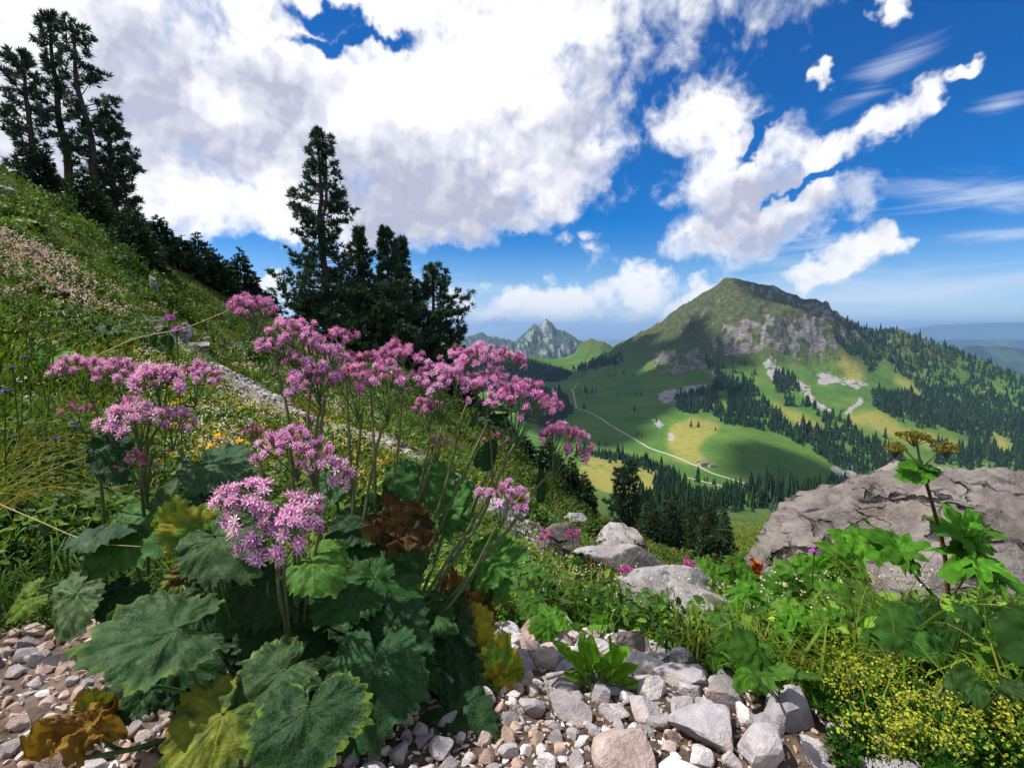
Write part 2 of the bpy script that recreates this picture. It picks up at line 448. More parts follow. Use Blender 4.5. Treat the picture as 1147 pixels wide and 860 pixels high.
# ------------------------------------------------------------------ the mountain, the valley and the pass (world heights from surveyed points)
MC = [(690,387,2060),(720,373,2010),(740,362,1970),(765,343,1910),(790,329,1850),(805,319,1800),(814,311,1772),(830,318,1750),(850,324,1740),(868,324,1735),(885,333,1720),(900,342,1705),(915,336,1700),(923,338,1695),(935,352,1690),(955,367,1690),(975,374,1695),(995,378,1700),(1010,373,1700),(1025,377,1700),(1045,388,1690),(1060,394,1680),(1085,402,1660),(1110,410,1640),(1147,424,1600),(1250,455,1500),(1400,500,1300)]
back = []
for px, py, Y in MC:
    P = at(px, py, Y); k = 1 + 260 / Y; back.append((P[0] * k, P[1] * k, P[2] - 150)); k = 1 + 800 / Y; back.append((P[0] * k, P[1] * k, P[2] - 400))
MC += [(700,420,1560),(700,450,1250),(640,440,1360),(655,455,1200),(740,500,880),(690,480,1000),(640,500,860),(690,514,560),(660,520,520),(670,540,470),(740,530,600),
 (720,400,1700),(760,375,1750),(760,400,1500),(760,430,1300),(760,460,1090),(720,460,1120),(800,480,960),(800,440,1200),(800,405,1440),(790,360,1690),(818,322,1725),(823,332,1675),(831,343,1610),(815,350,1640),(800,340,1720),(862,336,1712),(885,345,1685),(905,349,1672),(845,337,1700),(790,385,1530),(820,385,1470),
 (850,352,1530),(855,362,1490),(850,395,1425),(880,355,1520),(905,354,1535),(905,398,1440),(880,396,1430),(930,362,1590),(935,395,1470),(918,350,1660),
 (850,420,1310),(870,440,1180),(900,460,1080),(960,480,1000),(880,465,1050),(830,470,1000),(830,432,1230),(760,476,940),(830,490,850),(880,510,790),(930,540,715),(900,556,690),(800,530,730),(790,520,760),(850,545,690),(960,556,760),(1040,540,850),(1100,500,1010),(1147,520,900),(1147,470,1200),(1050,450,1300),(1000,420,1470),(1100,440,1430),(1000,470,1060),(1060,480,1060),(930,430,1290),(970,440,1240),(960,405,1480),(1040,410,1540),(1300,520,900),(1500,560,700),
 (700,545,420),(760,562,320),(830,578,270),(860,574,300),(930,585,260),(700,640,60),(760,640,80),(830,640,90),(900,590,125),(1000,606,125),(1150,580,200),(1500,640,120),
 (500,384,2450),(540,391,2400),(580,398,2350),(610,406,2300),(640,418,2180),(600,430,1900),(560,440,1700),(655,408,2300),(665,418,2000),(642,402,2620),(620,412,2700),(590,410,2750),(560,406,2800),(530,402,2850),(663,379,2600),(650,386,2650),(680,388,2500),(675,398,2300),
 (500,450,1300),(560,480,900),(600,520,600),(600,560,300)]
_mp = [at(*q) for q in MC] + back + [(-900,2500,-60),(-500,1500,-90),(-400,900,-90),(-250,500,-70),(-700,3000,-150),(0,3100,-250),(400,3000,-350),(-200,200,-60),(-1200,1500,-60),(2400,2600,-600),(2600,1500,-500),(1800,900,-350),(900,300,-160),(1600,400,-260)]
_mp = np.array(_mp)
_mt = RBF(_mp[:, :2] / 500.0, _mp[:, 2], 1.35, 0.0)

def mtn_base(x, y):
    return _mt(np.stack([np.asarray(x) / 500.0, np.asarray(y) / 500.0], -1))

def mtn_detail(x, y, z, amp):
    q = xyz(x, y, 0)
    wv = np.stack([fbm3(q / 160 + 3, 3), fbm3(q / 160 + 9, 3), 0 * z], -1) * 30
    q = q + wv
    d = 15 * (ridge3(q / 150, 5, .52) - .9) + 5 * fbm3(q / 40, 4)
    return d * amp

def mtn(x, y):
    x, y = np.asarray(x, float), np.asarray(y, float)
    z = mtn_base(x, y); px, py = proj(np.stack([x, y, z], -1))
    amp = sst(-190, -40, z) * 1.0 + .10
    amp = amp * sst(300, 1100, y) * (1 - .55 * np.exp(-(((px - 815) / 60) ** 2)) * sst(40, 110, z))
    return z + mtn_detail(x, y, z, amp), px, py

# zones of the mountain, given as outlines in the survey photograph and kept in world coordinates below
CLIFFS = [[(796,376),(806,370),(826,361),(850,356),(880,358),(905,355),(930,366),(938,396),(910,400),(880,398),(850,396),(822,398),(806,394),(798,388)],
          [(842,320),(868,324),(900,340),(930,341),(950,366),(930,360),(905,347),(870,335),(852,329)], [(935,350),(990,376),(1000,385),(950,380)], [(730,395),(800,398),(800,418),(735,420)]]
SCREES = [[(853,408),(866,404),(882,420),(900,425),(906,432),(915,448),(932,458),(931,462),(915,458),(896,440),(880,428),(862,425)], [(944,462),(960,448),(968,443),(965,452),(950,466)],
          [(915,415),(935,420),(975,432),(960,436),(930,432),(915,430)], [(726,468),(733,466),(744,476),(740,482)], [(744,482),(752,484),(756,492),(750,494)], [(735,440),(790,430),(795,447),(745,452)], [(930,522),(960,516),(962,532),(940,536)], [(1100,436),(1122,441),(1118,447),(1098,443)], [(1045,400),(1062,404),(1055,407)]]
GOLD = [[(745,480),(775,468),(805,474),(800,486),(778,500),(790,516),(783,522),(755,516)], [(866,450),(890,462),(930,478),(922,482),(890,474),(868,458)], [(945,465),(985,460),(1012,478),(1052,486),(1085,500),(1050,505),(1000,490),(950,474)], [(654,512),(690,508),(735,520),(760,545),(730,560),(690,555),(650,540)],
        [(1112,482),(1135,498),(1132,510),(1110,500)], [(1004,418),(1054,456),(1048,460),(1003,430)], [(940,396),(965,408),(966,432),(945,425)]]
FORESTS = [([(804,410),(815,421),(844,431),(866,460),(889,479),(924,482),(959,480),(985,495),(1020,520),(1010,530),(959,530),(930,520),(901,501),(885,490),(834,477),(805,474),(798,462),(760,464),(758,448),(780,440),(797,436)], .95),
  ([(862,418),(893,423),(895,440),(870,440)], .9), ([(876,446),(912,452),(918,461),(880,453)], .8), ([(912,462),(940,468),(955,480),(925,478)], .55),
  ([(933,364),(972,372),(1004,374),(1060,396),(1147,425),(1250,460),(1250,520),(1147,535),(1100,530),(1052,524),(1042,500),(1087,498),(1052,484),(1010,472),(985,460),(975,441),(1010,440),(1040,452),(1010,420),(985,404),(975,420),(965,395),(937,390)], .82),
  ([(975,440),(1010,445),(1050,470),(1010,474),(985,460)], .9), ([(990,385),(1025,378),(1147,428),(1147,470),(1060,450),(1010,415)], .4),
  ([(636,505),(668,504),(692,512),(720,518),(745,528),(768,540),(772,546),(745,545),(722,532),(700,522),(668,514)], .95), ([(725,540),(768,543),(778,556),(740,562)], .95),
  ([(712,560),(780,556),(830,552),(860,556),(915,556),(915,582),(870,576),(812,572),(770,582),(720,590),(702,600)], .9),
  ([(590,436),(632,444),(640,462),(622,482),(600,476),(560,450)], 1.0), ([(500,392),(560,394),(612,408),(642,420),(600,436),(520,440)], .7), ([(640,418),(690,410),(700,398),(660,398)], .5), ([(793,528),(832,540),(888,552),(880,556),(830,546)], .14),
  ([(838,552),(930,538),(1000,548),(930,580),(850,574)], .5), ([(780,410),(800,404),(860,412),(850,430),(815,420)], .12)]
CLEAR = [[(804,440),(816,436),(815,454),(805,456)], [(1045,474),(1084,490),(1085,502),(1050,492)], [(1112,482),(1136,498),(1132,510),(1108,500)], [(845,560),(865,560),(862,567),(843,566)], [(600,560),(650,515),(700,555),(690,575)]]

def zmask(px, py, polys, soft):
    r = np.zeros(np.shape(px), bool)
    for p in polys: r |= in_poly(px + soft[0], py + soft[1], p)
    return r.astype(float)

def blur(a, n=1):
    for _ in range(n):
        a = (a + np.roll(a, 1, 0) + np.roll(a, -1, 0)) / 3; a = (a + np.roll(a, 1, 1) + np.roll(a, -1, 1)) / 3
    return a

def mountain_sheet():
    A = np.linspace(R(-26), R(60), 700); L = np.exp(np.linspace(math.log(62), math.log(3300), 560))
    aa, rr = np.meshgrid(A, L, indexing='ij'); x, y = rr * np.sin(aa), rr * np.cos(aa)
    z, px, py = mtn(x, y)
    # terrace the cliff belt into steps and ribs
    s1 = (fbm3(xyz(x, y, 0, 1 / 45.0), 4) * 7, fbm3(xyz(x, y, 4, 1 / 45.0), 4) * 5)
    cl = blur(zmask(px, py, CLIFFS, s1) * (y < 1780), 1)
    q = np.stack([x, y, z], -1)
    z = z + cl * (13 * ridge3(q * np.array([1 / 34., 1 / 34., 1 / 90.]), 4) - 12 + 2.2 * np.sin(z / 6.0 + 5 * fbm3(q / 70, 4)))
    gx = np.gradient(z, axis=0) / (np.gradient(x, axis=0) ** 2 + np.gradient(y, axis=0) ** 2) ** .5
    gy = np.gradient(z, axis=1) / (np.gradient(x, axis=1) ** 2 + np.gradient(y, axis=1) ** 2) ** .5
    slope = np.hypot(gx, gy)
    rock = np.clip(cl * (.44 + 1.25 * fbm3(q / 26, 5)) + sst(1.25, 1.8, slope) * (y > 1000) * .4 + sst(.62, .8, fbm3(q / 26, 4) * .7 + sst(-130, 0, z) * .45) * .35 * sst(-150, -60, z), 0, 1)
    scr = blur(zmask(px, py, SCREES, (s1[0] * .55, s1[1] * .5)), 1) * np.clip(.75 + .8 * fbm3(q / 14, 4), 0, 1)
    gold = blur(zmask(px, py, GOLD, (s1[0] * .8, s1[1] * .6)), 4)
    m = MB(); m.add(np.stack([x, y, z], -1), grid_faces(*x.shape), np.stack([rock, scr, gold], -1).reshape(-1, 3))
    mt, nt, b = mat('mountain_grass_and_limestone', .95, .05)
    sp = nt.nodes.new('ShaderNodeSeparateColor'); nt.links.new(attr(nt).outputs['Color'], sp.inputs[0])
    ro, sc, go = (E(nt, sp.outputs[i]) for i in range(3)); g = gpos(nt)
    n1, n2, n3 = noise(nt, g, .012, 6, .6), noise(nt, g, .07, 6, .65), noise(nt, g, .35, 4, .6)
    ny = noise(nt, scalev(nt, g, (.05, .05, .3)), 1.0, 6, .65)
    gr = mixc(nt, n1.rng(.35, .65), (.042, .125, .020), (.088, .175, .028))
    sz = nt.nodes.new('ShaderNodeSeparateXYZ'); nt.links.new(g.s, sz.inputs[0]); hi = (E(nt, sz.outputs[2]) + (n2 - .5) * 120.0).rng(-170, 10)
    gr = mixc(nt, hi, gr, mixc(nt, n2.rng(.35, .65), (.036, .052, .020), (.070, .072, .034)))
    gr = mixc(nt, n2.rng(.45, .75), gr, (.10, .11, .04))
    tr = noise(nt, scalev(nt, g, (.02, .02, .55)), 1.0, 4, .6); gr = mixc(nt, tr.rng(.5, .7) * .45, gr, (.10, .12, .045)); ft = noise(nt, g, .5, 5, .7); gr = mixc(nt, ft.rng(.55, .75) * .5, gr, (.022, .05, .016))
    gr = mixc(nt, go * (n2.rng(.25, .5)), gr, (.23, .215, .055))
    rk = mixc(nt, ny.rng(.3, .7), (.085, .073, .076), (.26, .235, .24)); rk = mixc(nt, n3.rng(.5, .8), rk, (.10, .12, .06))
    sr = mixc(nt, n3.rng(.3, .7), (.20, .18, .19), (.38, .35, .36))
    c = mixc(nt, (ro + (n2 - .5) * 1.1 + (n3 - .5) * .5).rng(.36, .54), gr, rk); c = mixc(nt, (sc + (n2 - .5) * 1.6 + (n3 - .5) * .9).rng(.38, .6), c, sr)
    nt.links.new(c.s, b.inputs['Base Color']); bump(nt, b, n2 * 1.0 + n3 * .3 + ny * .6, .8, 4.0)
    tag(m.build('mountain', mt), kind='structure')
    return None
mountain_sheet()

def drape(name, pts, width, lift, m, n=160):
    """a narrow strip laid along the mountain sheet"""
    W_ = np.array([at(*p)[:2] for p in pts]); d = np.append(0, np.cumsum(np.hypot(*np.diff(W_, axis=0).T)))
    s = np.linspace(0, d[-1], n); x, y = np.interp(s, d, W_[:, 0]), np.interp(s, d, W_[:, 1])
    x = x + 3 * noise3(xyz(s, 0, 0, .03)); y = y + 6 * noise3(xyz(s, 5, 0, .02))
    tx, ty = np.gradient(x), np.gradient(y); l = np.hypot(tx, ty); nx, ny = -ty / l, tx / l
    V = []
    for k in (-1, -.4, .4, 1):
        xx, yy = x + nx * width * k, y + ny * width * k; V.append(np.stack([xx, yy, mtn(xx, yy)[0] + lift - (.7 if abs(k) == 1 else 0)], -1))
    b = MB(); b.add(np.stack(V, 1), grid_faces(n, 4), (.5, .48, .42)); return b.build(name, m)
rm, nt, b = mat('pale_gravel_track', .95, .05); n1 = noise(nt, gpos(nt), .6, 4); c = mixc(nt, n1, (.28, .27, .23), (.44, .42, .37)); nt.links.new(c.s, b.inputs['Base Color'])
tag(drape('valley_road', [(648,424,1700),(640,432,1480),(643,445,1300),(646,458,1180),(664,462,1120),(685,474,1020),(715,490,910),(748,507,820),(775,519,760),(800,525,725),(830,535,700),(880,551,668)], 1.6, 1.1, rm, 260), kind='structure')
tag(drape('valley_road', [(770,541,560),(800,548,540),(840,556,520)], 1.3, 1.1, rm, 80), kind='structure')
tag(drape('pasture_road', [(948,476,985),(975,480,960),(998,486,930)], 1.6, 1.0, rm, 60), kind='structure')

# ------------------------------------------------------------------ far peaks, blue hills and plain
def range_sheet(name, ridge, depth, base, mtl, na=260, nd=60, amp=30, wl=300, back=1.0, seed=0, ribs=1.0):
    """a range with a crest through the given points and two real flanks"""
    P = np.array([at(*q) for q in ridge]); az = np.arctan2(P[:, 0], P[:, 1]); o = np.argsort(az); P, az = P[o], az[o]
    A = np.linspace(az[0], az[-1], na); rr = np.interp(A, az, np.hypot(P[:, 0], P[:, 1])); zz = np.interp(A, az, P[:, 2])
    T = np.concatenate([np.linspace(-1, -.02, nd), [0], np.linspace(.02, 1, nd // 2)])
    aa, tt = np.meshgrid(A, T, indexing='ij'); r = rr[:, None] + tt * depth
    x, y = r * np.sin(aa), r * np.cos(aa); f = np.clip(1 - np.abs(tt), 0, 1) ** 1.25
    z = base + (zz[:, None] - base) * f
    q = xyz(x, y, seed * 7.0); w = sst(0, .25, np.abs(tt)) * .8 + .2
    z = z + w * f ** .5 * amp * (ridge3(q / wl, 5) - 1.0) * ribs
    m = MB(); m.add(np.stack([x, y, z], -1), grid_faces(*x.shape)); o = m.build(name, mtl); tag(o, kind='structure'); return o
pm, nt, b = mat('far_limestone_peaks', .95, .05); g = gpos(nt)
nrm = nt.nodes.new('ShaderNodeNewGeometry'); sn = nt.nodes.new('ShaderNodeSeparateXYZ'); nt.links.new(nrm.outputs['Normal'], sn.inputs[0]); sz = nt.nodes.new('ShaderNodeSeparateXYZ'); nt.links.new(g.s, sz.inputs[0])
n2 = noise(nt, g, .008, 7, .65); hgt = E(nt, sz.outputs[2]); f = (E(nt, sn.outputs[2]) * -1.2 + n2 * 1.5 + hgt * .0009 + .36).rng(.25, .55)
c = mixc(nt, f, (.05, .078, .045), (.27, .275, .29)); nt.links.new(c.s, b.inputs['Base Color'])
range_sheet('far_peaks', [(470,388,6800),(500,384,6700),(520,380,6600),(540,374,6600),(549,378,6600),(562,378,6600),(577,384,6600)], 1800, -500, pm, 260, 70, 190, 420, seed=1)
range_sheet('far_peaks', [(556,396,5600),(566,388,5600),(578,382,5600),(590,371,5600),(598,364,5600),(603,366,5600),(612,359,5600),(618,362,5600),(624,370,5600),(632,373,5500),(641,377,5500),(652,384,5500),(664,394,5500),(690,404,5500)], 1500, -520, pm, 360, 90, 190, 360, seed=2)
hm, nt, b = mat('far_wooded_hills', .95, .05); n2 = noise(nt, gpos(nt), .0022, 6, .6)
c = mixc(nt, n2.rng(.45, .6), (.015, .035, .03), (.05, .085, .05)); nt.links.new(c.s, b.inputs['Base Color'])
range_sheet('far_hills', [(960,410,6500),(1000,405,6500),(1050,392,6500),(1090,387,6500),(1120,388,6500),(1147,391,6500),(1250,392,6500),(1400,400,6500)], 1700, -900, hm, 200, 50, 45, 700, seed=3)
range_sheet('far_hills', [(930,396,12000),(1000,385,12000),(1060,381,12000),(1147,380,12000),(1250,381,12000),(1500,385,12000)], 2500, -1050, hm, 160, 40, 70, 1300, seed=4)
range_sheet('far_hills', [(900,384,23000),(960,374,23000),(1010,369,23000),(1060,363,23000),(1090,362,23000),(1147,361,23000),(1300,366,23000),(1600,374,23000)], 4000, -1100, hm, 160, 40, 120, 2600, seed=5)
def plain():
    A = np.linspace(R(-60), R(75), 60); L = np.exp(np.linspace(math.log(3000), math.log(42000), 40)); aa, rr = np.meshgrid(A, L, indexing='ij')
    x, y = rr * np.sin(aa), rr * np.cos(aa); m = MB(); m.add(np.stack([x, y, -820 + 0 * x + 60 * fbm3(xyz(x, y, 0, 1 / 4000.), 3)], -1), grid_faces(60, 40))
    mt, nt, b = mat('far_plain_fields', .95, .05); n2 = noise(nt, gpos(nt), .0016, 6, .6)
    c = mixc(nt, n2.rng(.4, .6), (.03, .06, .03), (.14, .17, .075)); nt.links.new(c.s, b.inputs['Base Color']); tag(m.build('far_plain', mt), kind='structure')
plain()

# ------------------------------------------------------------------ air
def haze():
    x0, x1, y0, y1, z0, z1 = -30000, 46000, -400, 46000, -1260, 420
    v = [(x, y, z) for x in (x0, x1) for y in (y0, y1) for z in (z0, z1)]
    m = MB(); m.add(v, [(0, 1, 3, 2), (4, 6, 7, 5), (0, 4, 5, 1), (2, 3, 7, 6), (0, 2, 6, 4), (1, 5, 7, 3)])
    mt = bpy.data.materials.new('blue_air'); mt.use_nodes = True; nt = mt.node_tree; nt.nodes.remove(nt.nodes['Principled BSDF'])
    pv = nt.nodes.new('ShaderNodeVolumePrincipled'); pv.inputs['Density'].default_value = HAZE; pv.inputs['Color'].default_value = (.36, .61, 1, 1)
    pv.inputs['Anisotropy'].default_value = 0.2
    nt.links.new(pv.outputs[0], nt.nodes['Material Output'].inputs['Volume'])
    tag(m.build('haze', mt, smooth=False), kind='stuff')
HAZE = 5.2e-5
haze()
# ------------------------------------------------------------------ conifers
NEEDLE = leaf_mat('conifer_needles', .12, .6, .2, .4, nscale=3.0)
FARN = leaf_mat('distant_conifer_needles', .0, .9, .05, .5, nscale=.9)
bark_m, nt, b = mat('conifer_bark', .95, .05); n1 = noise(nt, scalev(nt, opos(nt), (9, 9, 2)), 1.0, 5)
c = mixc(nt, n1, (.028, .022, .018), (.11, .09, .075)); nt.links.new(c.s, b.inputs['Base Color'])

def ground(x, y):
    x, y = np.asarray(x, float), np.asarray(y, float); r = np.hypot(x, y)
    return np.where(r < 125, hill(x, y), mtn(x, y)[0])

def blades(pos, dirs, length, width, rng, n, spread, col, cvar=.3):
    """n narrow needle sprays fanned round each direction"""
    k = len(pos); P = np.repeat(pos, n, 0); D = np.repeat(dirs, n, 0) + rng.normal(size=(k * n, 3)) * spread
    D /= np.linalg.norm(D, axis=1)[:, None]; Lh = (np.repeat(length, n) * rng.uniform(.6, 1.15, k * n))[:, None]
    S = np.cross(D, rng.normal(size=(k * n, 3))); S /= np.linalg.norm(S, axis=1)[:, None] + 1e-9; S *= (np.repeat(width, n) * .5)[:, None]
    V = np.stack([P - S * .4, P + D * Lh * .5 - S, P + D * Lh, P + D * Lh * .5 + S], 1).reshape(-1, 3)
    F = np.arange(k * n * 4).reshape(-1, 4)
    C = np.repeat(np.asarray(col)[None] * (1 + cvar * rng.uniform(-1, 1, (k, 1))), n * 4, 0)
    return V, F, C

def pine(h, width, seed, up=.15, base=.1, lop=(0, 0), nb=110, tuft=.27, colr=(.038, .074, .042), pw=.75, sway=.02, gap=0.25, twin=False):
    """an old stone pine: trunk, limbs turning up at the tips, foliage in separate tufts with sky between them"""
    rng = np.random.default_rng(seed); tr, cr = MB(), MB()
    zs = np.linspace(-.4, h, 14); sx = sway * h * np.cumsum(rng.normal(size=14)) * .25; sx -= sx[0]
    spine = np.stack([sx, sx[::-1] * .3 - sx[-1] * .3, zs], 1)
    r0 = .016 * h + .05
    tr.add(*tube(spine, np.linspace(r0, .02, 14) + .02, 9))
    if twin:
        s2 = spine[5:].copy(); s2[:, 0] += np.linspace(0, .07 * h, len(s2)) ** .7 * .5; tr.add(*tube(s2, np.linspace(r0 * .6, .02, len(s2)), 8))
    T, DD, LL = [], [], []
    for i in range(nb):
        f = base + (1 - base) * ((i + rng.uniform(0, 1)) / nb) ** .95
        if rng.random() < gap * .5 and .15 < f < .9: continue
        z = f * h; c = np.array([np.interp(z, zs, spine[:, 0]), np.interp(z, zs, spine[:, 1]), z])
        if twin and rng.random() < .45 and f > .45: c[0] += (.07 * h * (f - .36) / .64) ** .7 * .5
        a = i * 2.399 + rng.normal() * .4
        prof = (1 - f) ** pw * (.75 + .25 * math.sin(f * 17 + seed)) + .06
        if f < base + .15: prof *= .75
        L = width * prof * rng.uniform(.55, 1.15)
        d = np.array([math.cos(a), math.sin(a), 0.0]); L *= 1 + lop[0] * d[0] + lop[1] * d[1]
        L = max(L, .15)
        e = up + rng.normal() * .13 + .35 * max(f - .75, 0)
        p1 = c + d * L * .6 + np.array([0, 0, L * (e - .18)]); p2 = c + d * L + np.array([0, 0, L * (e + .14)])
        br = bez(c, p1, p2, 6); tr.add(*tube(br, np.linspace(.012 * L + .012, .006, 6), 4))
        nt_ = max(4, int(L * 10.5 / (tuft / .26)))
        for k in range(nt_):
            t = rng.uniform(.28, 1.02) ** .8; q = bez(c, p1, p2, 3)[0] * 0 + (1 - t) ** 2 * c + 2 * t * (1 - t) * p1 + t * t * p2
            side = np.array([-d[1], d[0], 0]) * rng.normal() * L * .17 * (1.15 - t * .6)
            q = q + side + np.array([0, 0, rng.normal() * .06 * L ** .5])
            T.append(q); DD.append(unit(d * .6 + side / (np.linalg.norm(side) + .1) * .6 + np.array([0, 0, .75]))); LL.append(tuft * rng.uniform(.75, 1.25))
    for k in range(10):
        T.append(spine[-1] + rng.normal(size=3) * .06 * np.array([1, 1, 3]) - [0, 0, .1 * k]); DD.append(unit(np.array([rng.normal() * .4, rng.normal() * .4, 1]))); LL.append(tuft)
    T, DD, LL = np.array(T), np.array(DD), np.array(LL)
    cr.add(*blades(T, DD, LL, LL * .17, rng, 17, .66, colr, .45))
    return tr, cr

def spruce(h, width, seed, colr=(.022, .050, .018), lev=17, per=9, base=.06):
    """a young spruce: whorls of drooping fans"""
    rng = np.random.default_rng(seed); tr, cr = MB(), MB()
    tr.add(*tube([(0, 0, -.4), (0, 0, h * .5), (0, 0, h * .98)], [h * .02 + .02, h * .012 + .01, .01], 7))
    T, DD, LL, WW = [], [], [], []
    for l in range(lev):
        f = base + (1 - base) * l / lev; L0 = width * (1 - f) ** .85 + .05
        for k in range(per if f < .8 else 6):
            a = k * 6.283 / per + l * 1.1 + rng.normal() * .2; L = L0 * rng.uniform(.65, 1.15); d = np.array([math.cos(a), math.sin(a), -.28 + .5 * f + rng.normal() * .08])
            c = np.array([0, 0, f * h + rng.normal() * .02 * h])
            for t in np.linspace(.25, 1, 5):
                T.append(c + d * L * t * .9 + rng.normal(size=3) * .04 * L0); DD.append(unit(d + [0, 0, .1] + rng.normal(size=3) * .15)); LL.append(L0 * .33 + .04 * h * .3); WW.append(L0 * .11 + .004 * h)
    cr.add(*blades(np.array(T), np.array(DD), np.array(LL), np.array(WW), rng, 5, .42, colr, .4))
    cr.add(*blades(np.array([[0, 0, h * .93]] * 3), np.array([[0, 0, 1.0]] * 3), np.full(3, h * .09), np.full(3, h * .012), rng, 4, .15, colr, .3))
    return tr, cr

def stand_on(px, py, Y):
    """base on the ground below a treetop seen at a pixel, and the height it needs"""
    P = at(px, py, Y); g = float(ground(P[0], P[1])); return (P[0], P[1], g), P[2] - g

def tree_thing(name, trcr, loc, label, group, rz=0, lean=(0, 0), trm=None, crm=None):
    t = tag(empty(name, loc, rz), label, 'tree', group); t.rotation_euler = (lean[1], lean[0], rz)
    trcr[0].build('trunk', trm or bark_m, t); trcr[1].build('crown', crm or NEEDLE, t); return t

# the five dark pines that stand against the sky in the middle
G = 'old pines standing against the sky'
for px, py, Y, w, sd, kw, lab in [
    (364, 147, 27.0, 2.6, 3, dict(up=.06, nb=185, twin=True, lop=(-.12, 0), base=.05, pw=.6, gap=.3), 'tallest dark pine, with a double top, standing above the pink flowers'),
    (405, 258, 28.5, 1.8, 8, dict(tuft=.29, nb=140, base=.0, pw=.8), 'narrow dark pine close against the right flank of the tallest pine'),
    (434, 257, 27.5, 2.1, 12, dict(tuft=.29, nb=165, base=.0, pw=.8), 'dense dark pine in the middle of the pine group above the flowers'),
    (459, 268, 29.0, 2.0, 17, dict(tuft=.29, nb=140, base=.0, pw=.8, gap=.35, sway=.03), 'dark pine with gaps in its crown, second from the valley end of the group'),
    (397, 322, 26.0, 1.9, 27, dict(nb=130, base=.0, pw=.45), 'low dense pine filling the foot of the group beside the tallest trunk'), (445, 318, 25.5, 2.0, 29, dict(nb=130, base=.0, pw=.45), 'low dense pine in front of the middle of the pine group'), (350, 330, 28.5, 1.5, 33, dict(nb=90, base=.0, pw=.5), 'short dark pine at the left foot of the tallest pine'),
    (487, 300, 27.0, 2.2, 23, dict(nb=125, base=.0, pw=.5, lop=(.3, 0), gap=.3), 'broad low pine at the valley end of the group, reaching towards the far peak')]:
    loc, h = stand_on(px, py, Y); tree_thing('pine_tree', pine(h, w, sd, **kw), loc, lab, G, rz=0, lean=(-.02, 0))
# windswept pines high on the left slope
G = 'windswept pines on the left slope'
for px, py, Y, w, sd, kw, ln, lab in [
    (30, 62, 22.0, 1.4, 31, dict(up=.42, nb=80, lop=(-.35, 0), pw=.55, base=.1, tuft=.25, gap=.3), -.06, 'windswept pine with upswept limbs at the left edge of the slope'),
    (66, 16, 23.0, .95, 37, dict(up=.45, nb=70, lop=(-.3, 0), pw=.4, base=.3, tuft=.25, gap=.25), -.05, 'thin topmost pine with steep limbs, behind the rounded crown'),
    (96, 26, 22.5, 1.4, 41, dict(up=.25, nb=95, lop=(.3, 0), pw=.35, base=.06, tuft=.25, gap=.45, sway=.035), -.06, 'tall pine with rounded clumped crown and bare gaps, on the left slope'),
    (124, 128, 23.5, 1.4, 43, dict(up=.15, nb=90, lop=(.25, 0), pw=.45, base=.02, tuft=.25), -.03, 'dense dark pine sloping down beside the tall rounded pine')]:
    loc, h = stand_on(px, py, Y); tree_thing('pine_tree', pine(h, w, sd, **kw), loc, lab, G, lean=(ln, 0))
G = 'young conifers on the brow of the left slope'
for i, (px, py, Y, w, sd, lab) in enumerate([
    (92, 186, 17.5, 1.05, 51, 'bushy green young conifer in front of the windswept pines'), (40, 160, 19.0, 1.0, 52, 'dark young conifer at the foot of the leftmost windswept pine'),
    (142, 228, 19.0, 1.25, 53, 'loose bluish young conifer below the dense dark pine'), (176, 240, 23.0, 1.3, 54, 'pointed young conifer, uppermost of the row down the brow'),
    (203, 263, 24.0, 1.2, 55, 'dark narrow conifer second down the row on the brow'), (221, 260, 26.0, 1.3, 56, 'slim dark conifer third down the row on the brow'),
    (236, 277, 25.0, 1.35, 57, 'broad dark conifer fourth down the row on the brow'), (252, 290, 26.0, 1.2, 50, 'short conifer tucked between two taller ones low in the row'), (268, 277, 27.0, 1.25, 58, 'pointed dark conifer standing alone at the lower end of the row'),
    (150, 288, 12.5, .75, 59, 'small dark bushy conifer in the middle of the grassy slope'), (163, 300, 13.2, .6, 60, 'little dark conifer beside the pale stone on the slope'), (300, 345, 30.0, 1.0, 61, 'small dark conifer between the row and the tallest pine')]):
    loc, h = stand_on(px, py, Y); h = max(h, 1.2); tree_thing('young_conifer', spruce(h, w * (.7 + h * .09), sd, colr=[(.022, .05, .018), (.017, .038, .02), (.02, .042, .03)][i % 3] if i else (.032, .068, .018)), loc, lab, G, rz=i)
# dark conifers on the brow right of the flowers and below it
G = 'dark conifers below the brow of the slope'
for i, (px, py, Y, w, sd, lab) in enumerate([
    (612, 486, 21.0, .85, 71, 'dark conifer on the brow behind the rightmost pink flower head'), (640, 512, 22.0, .8, 72, 'dark conifer just right of the rightmost pink flower head'),
    (626, 505, 24.0, .8, 73, 'dark conifer squeezed between two others behind the rightmost flower head'), (588, 498, 23.0, .8, 74, 'dark conifer half hidden behind the flower stems on the brow'), (655, 528, 26.0, .8, 68, 'short dark conifer at the right end of the clump on the brow'), (540, 470, 22.0, .9, 69, 'dark conifer behind the middle flower stems'), (515, 440, 25.0, 1.0, 66, 'dark conifer behind the flower heads below the low pine'), (565, 480, 24.0, .9, 67, 'dark conifer in the gap under the right flower heads'),
    (800, 596, 31.0, 1.6, 75, 'broad dark fir low on the slope above the pink thistles'), (755, 574, 45.0, 1.5, 76, 'dark fir in the wood under the pair of tall pines'), (735, 585, 40.0, 1.4, 77, 'dark fir at the edge of the grassy brow')]):
    loc, h = stand_on(px, py, Y); h = max(h, 1.5); tree_thing('conifer', spruce(h, w, sd, lev=19), loc, lab, G, rz=i * .7)
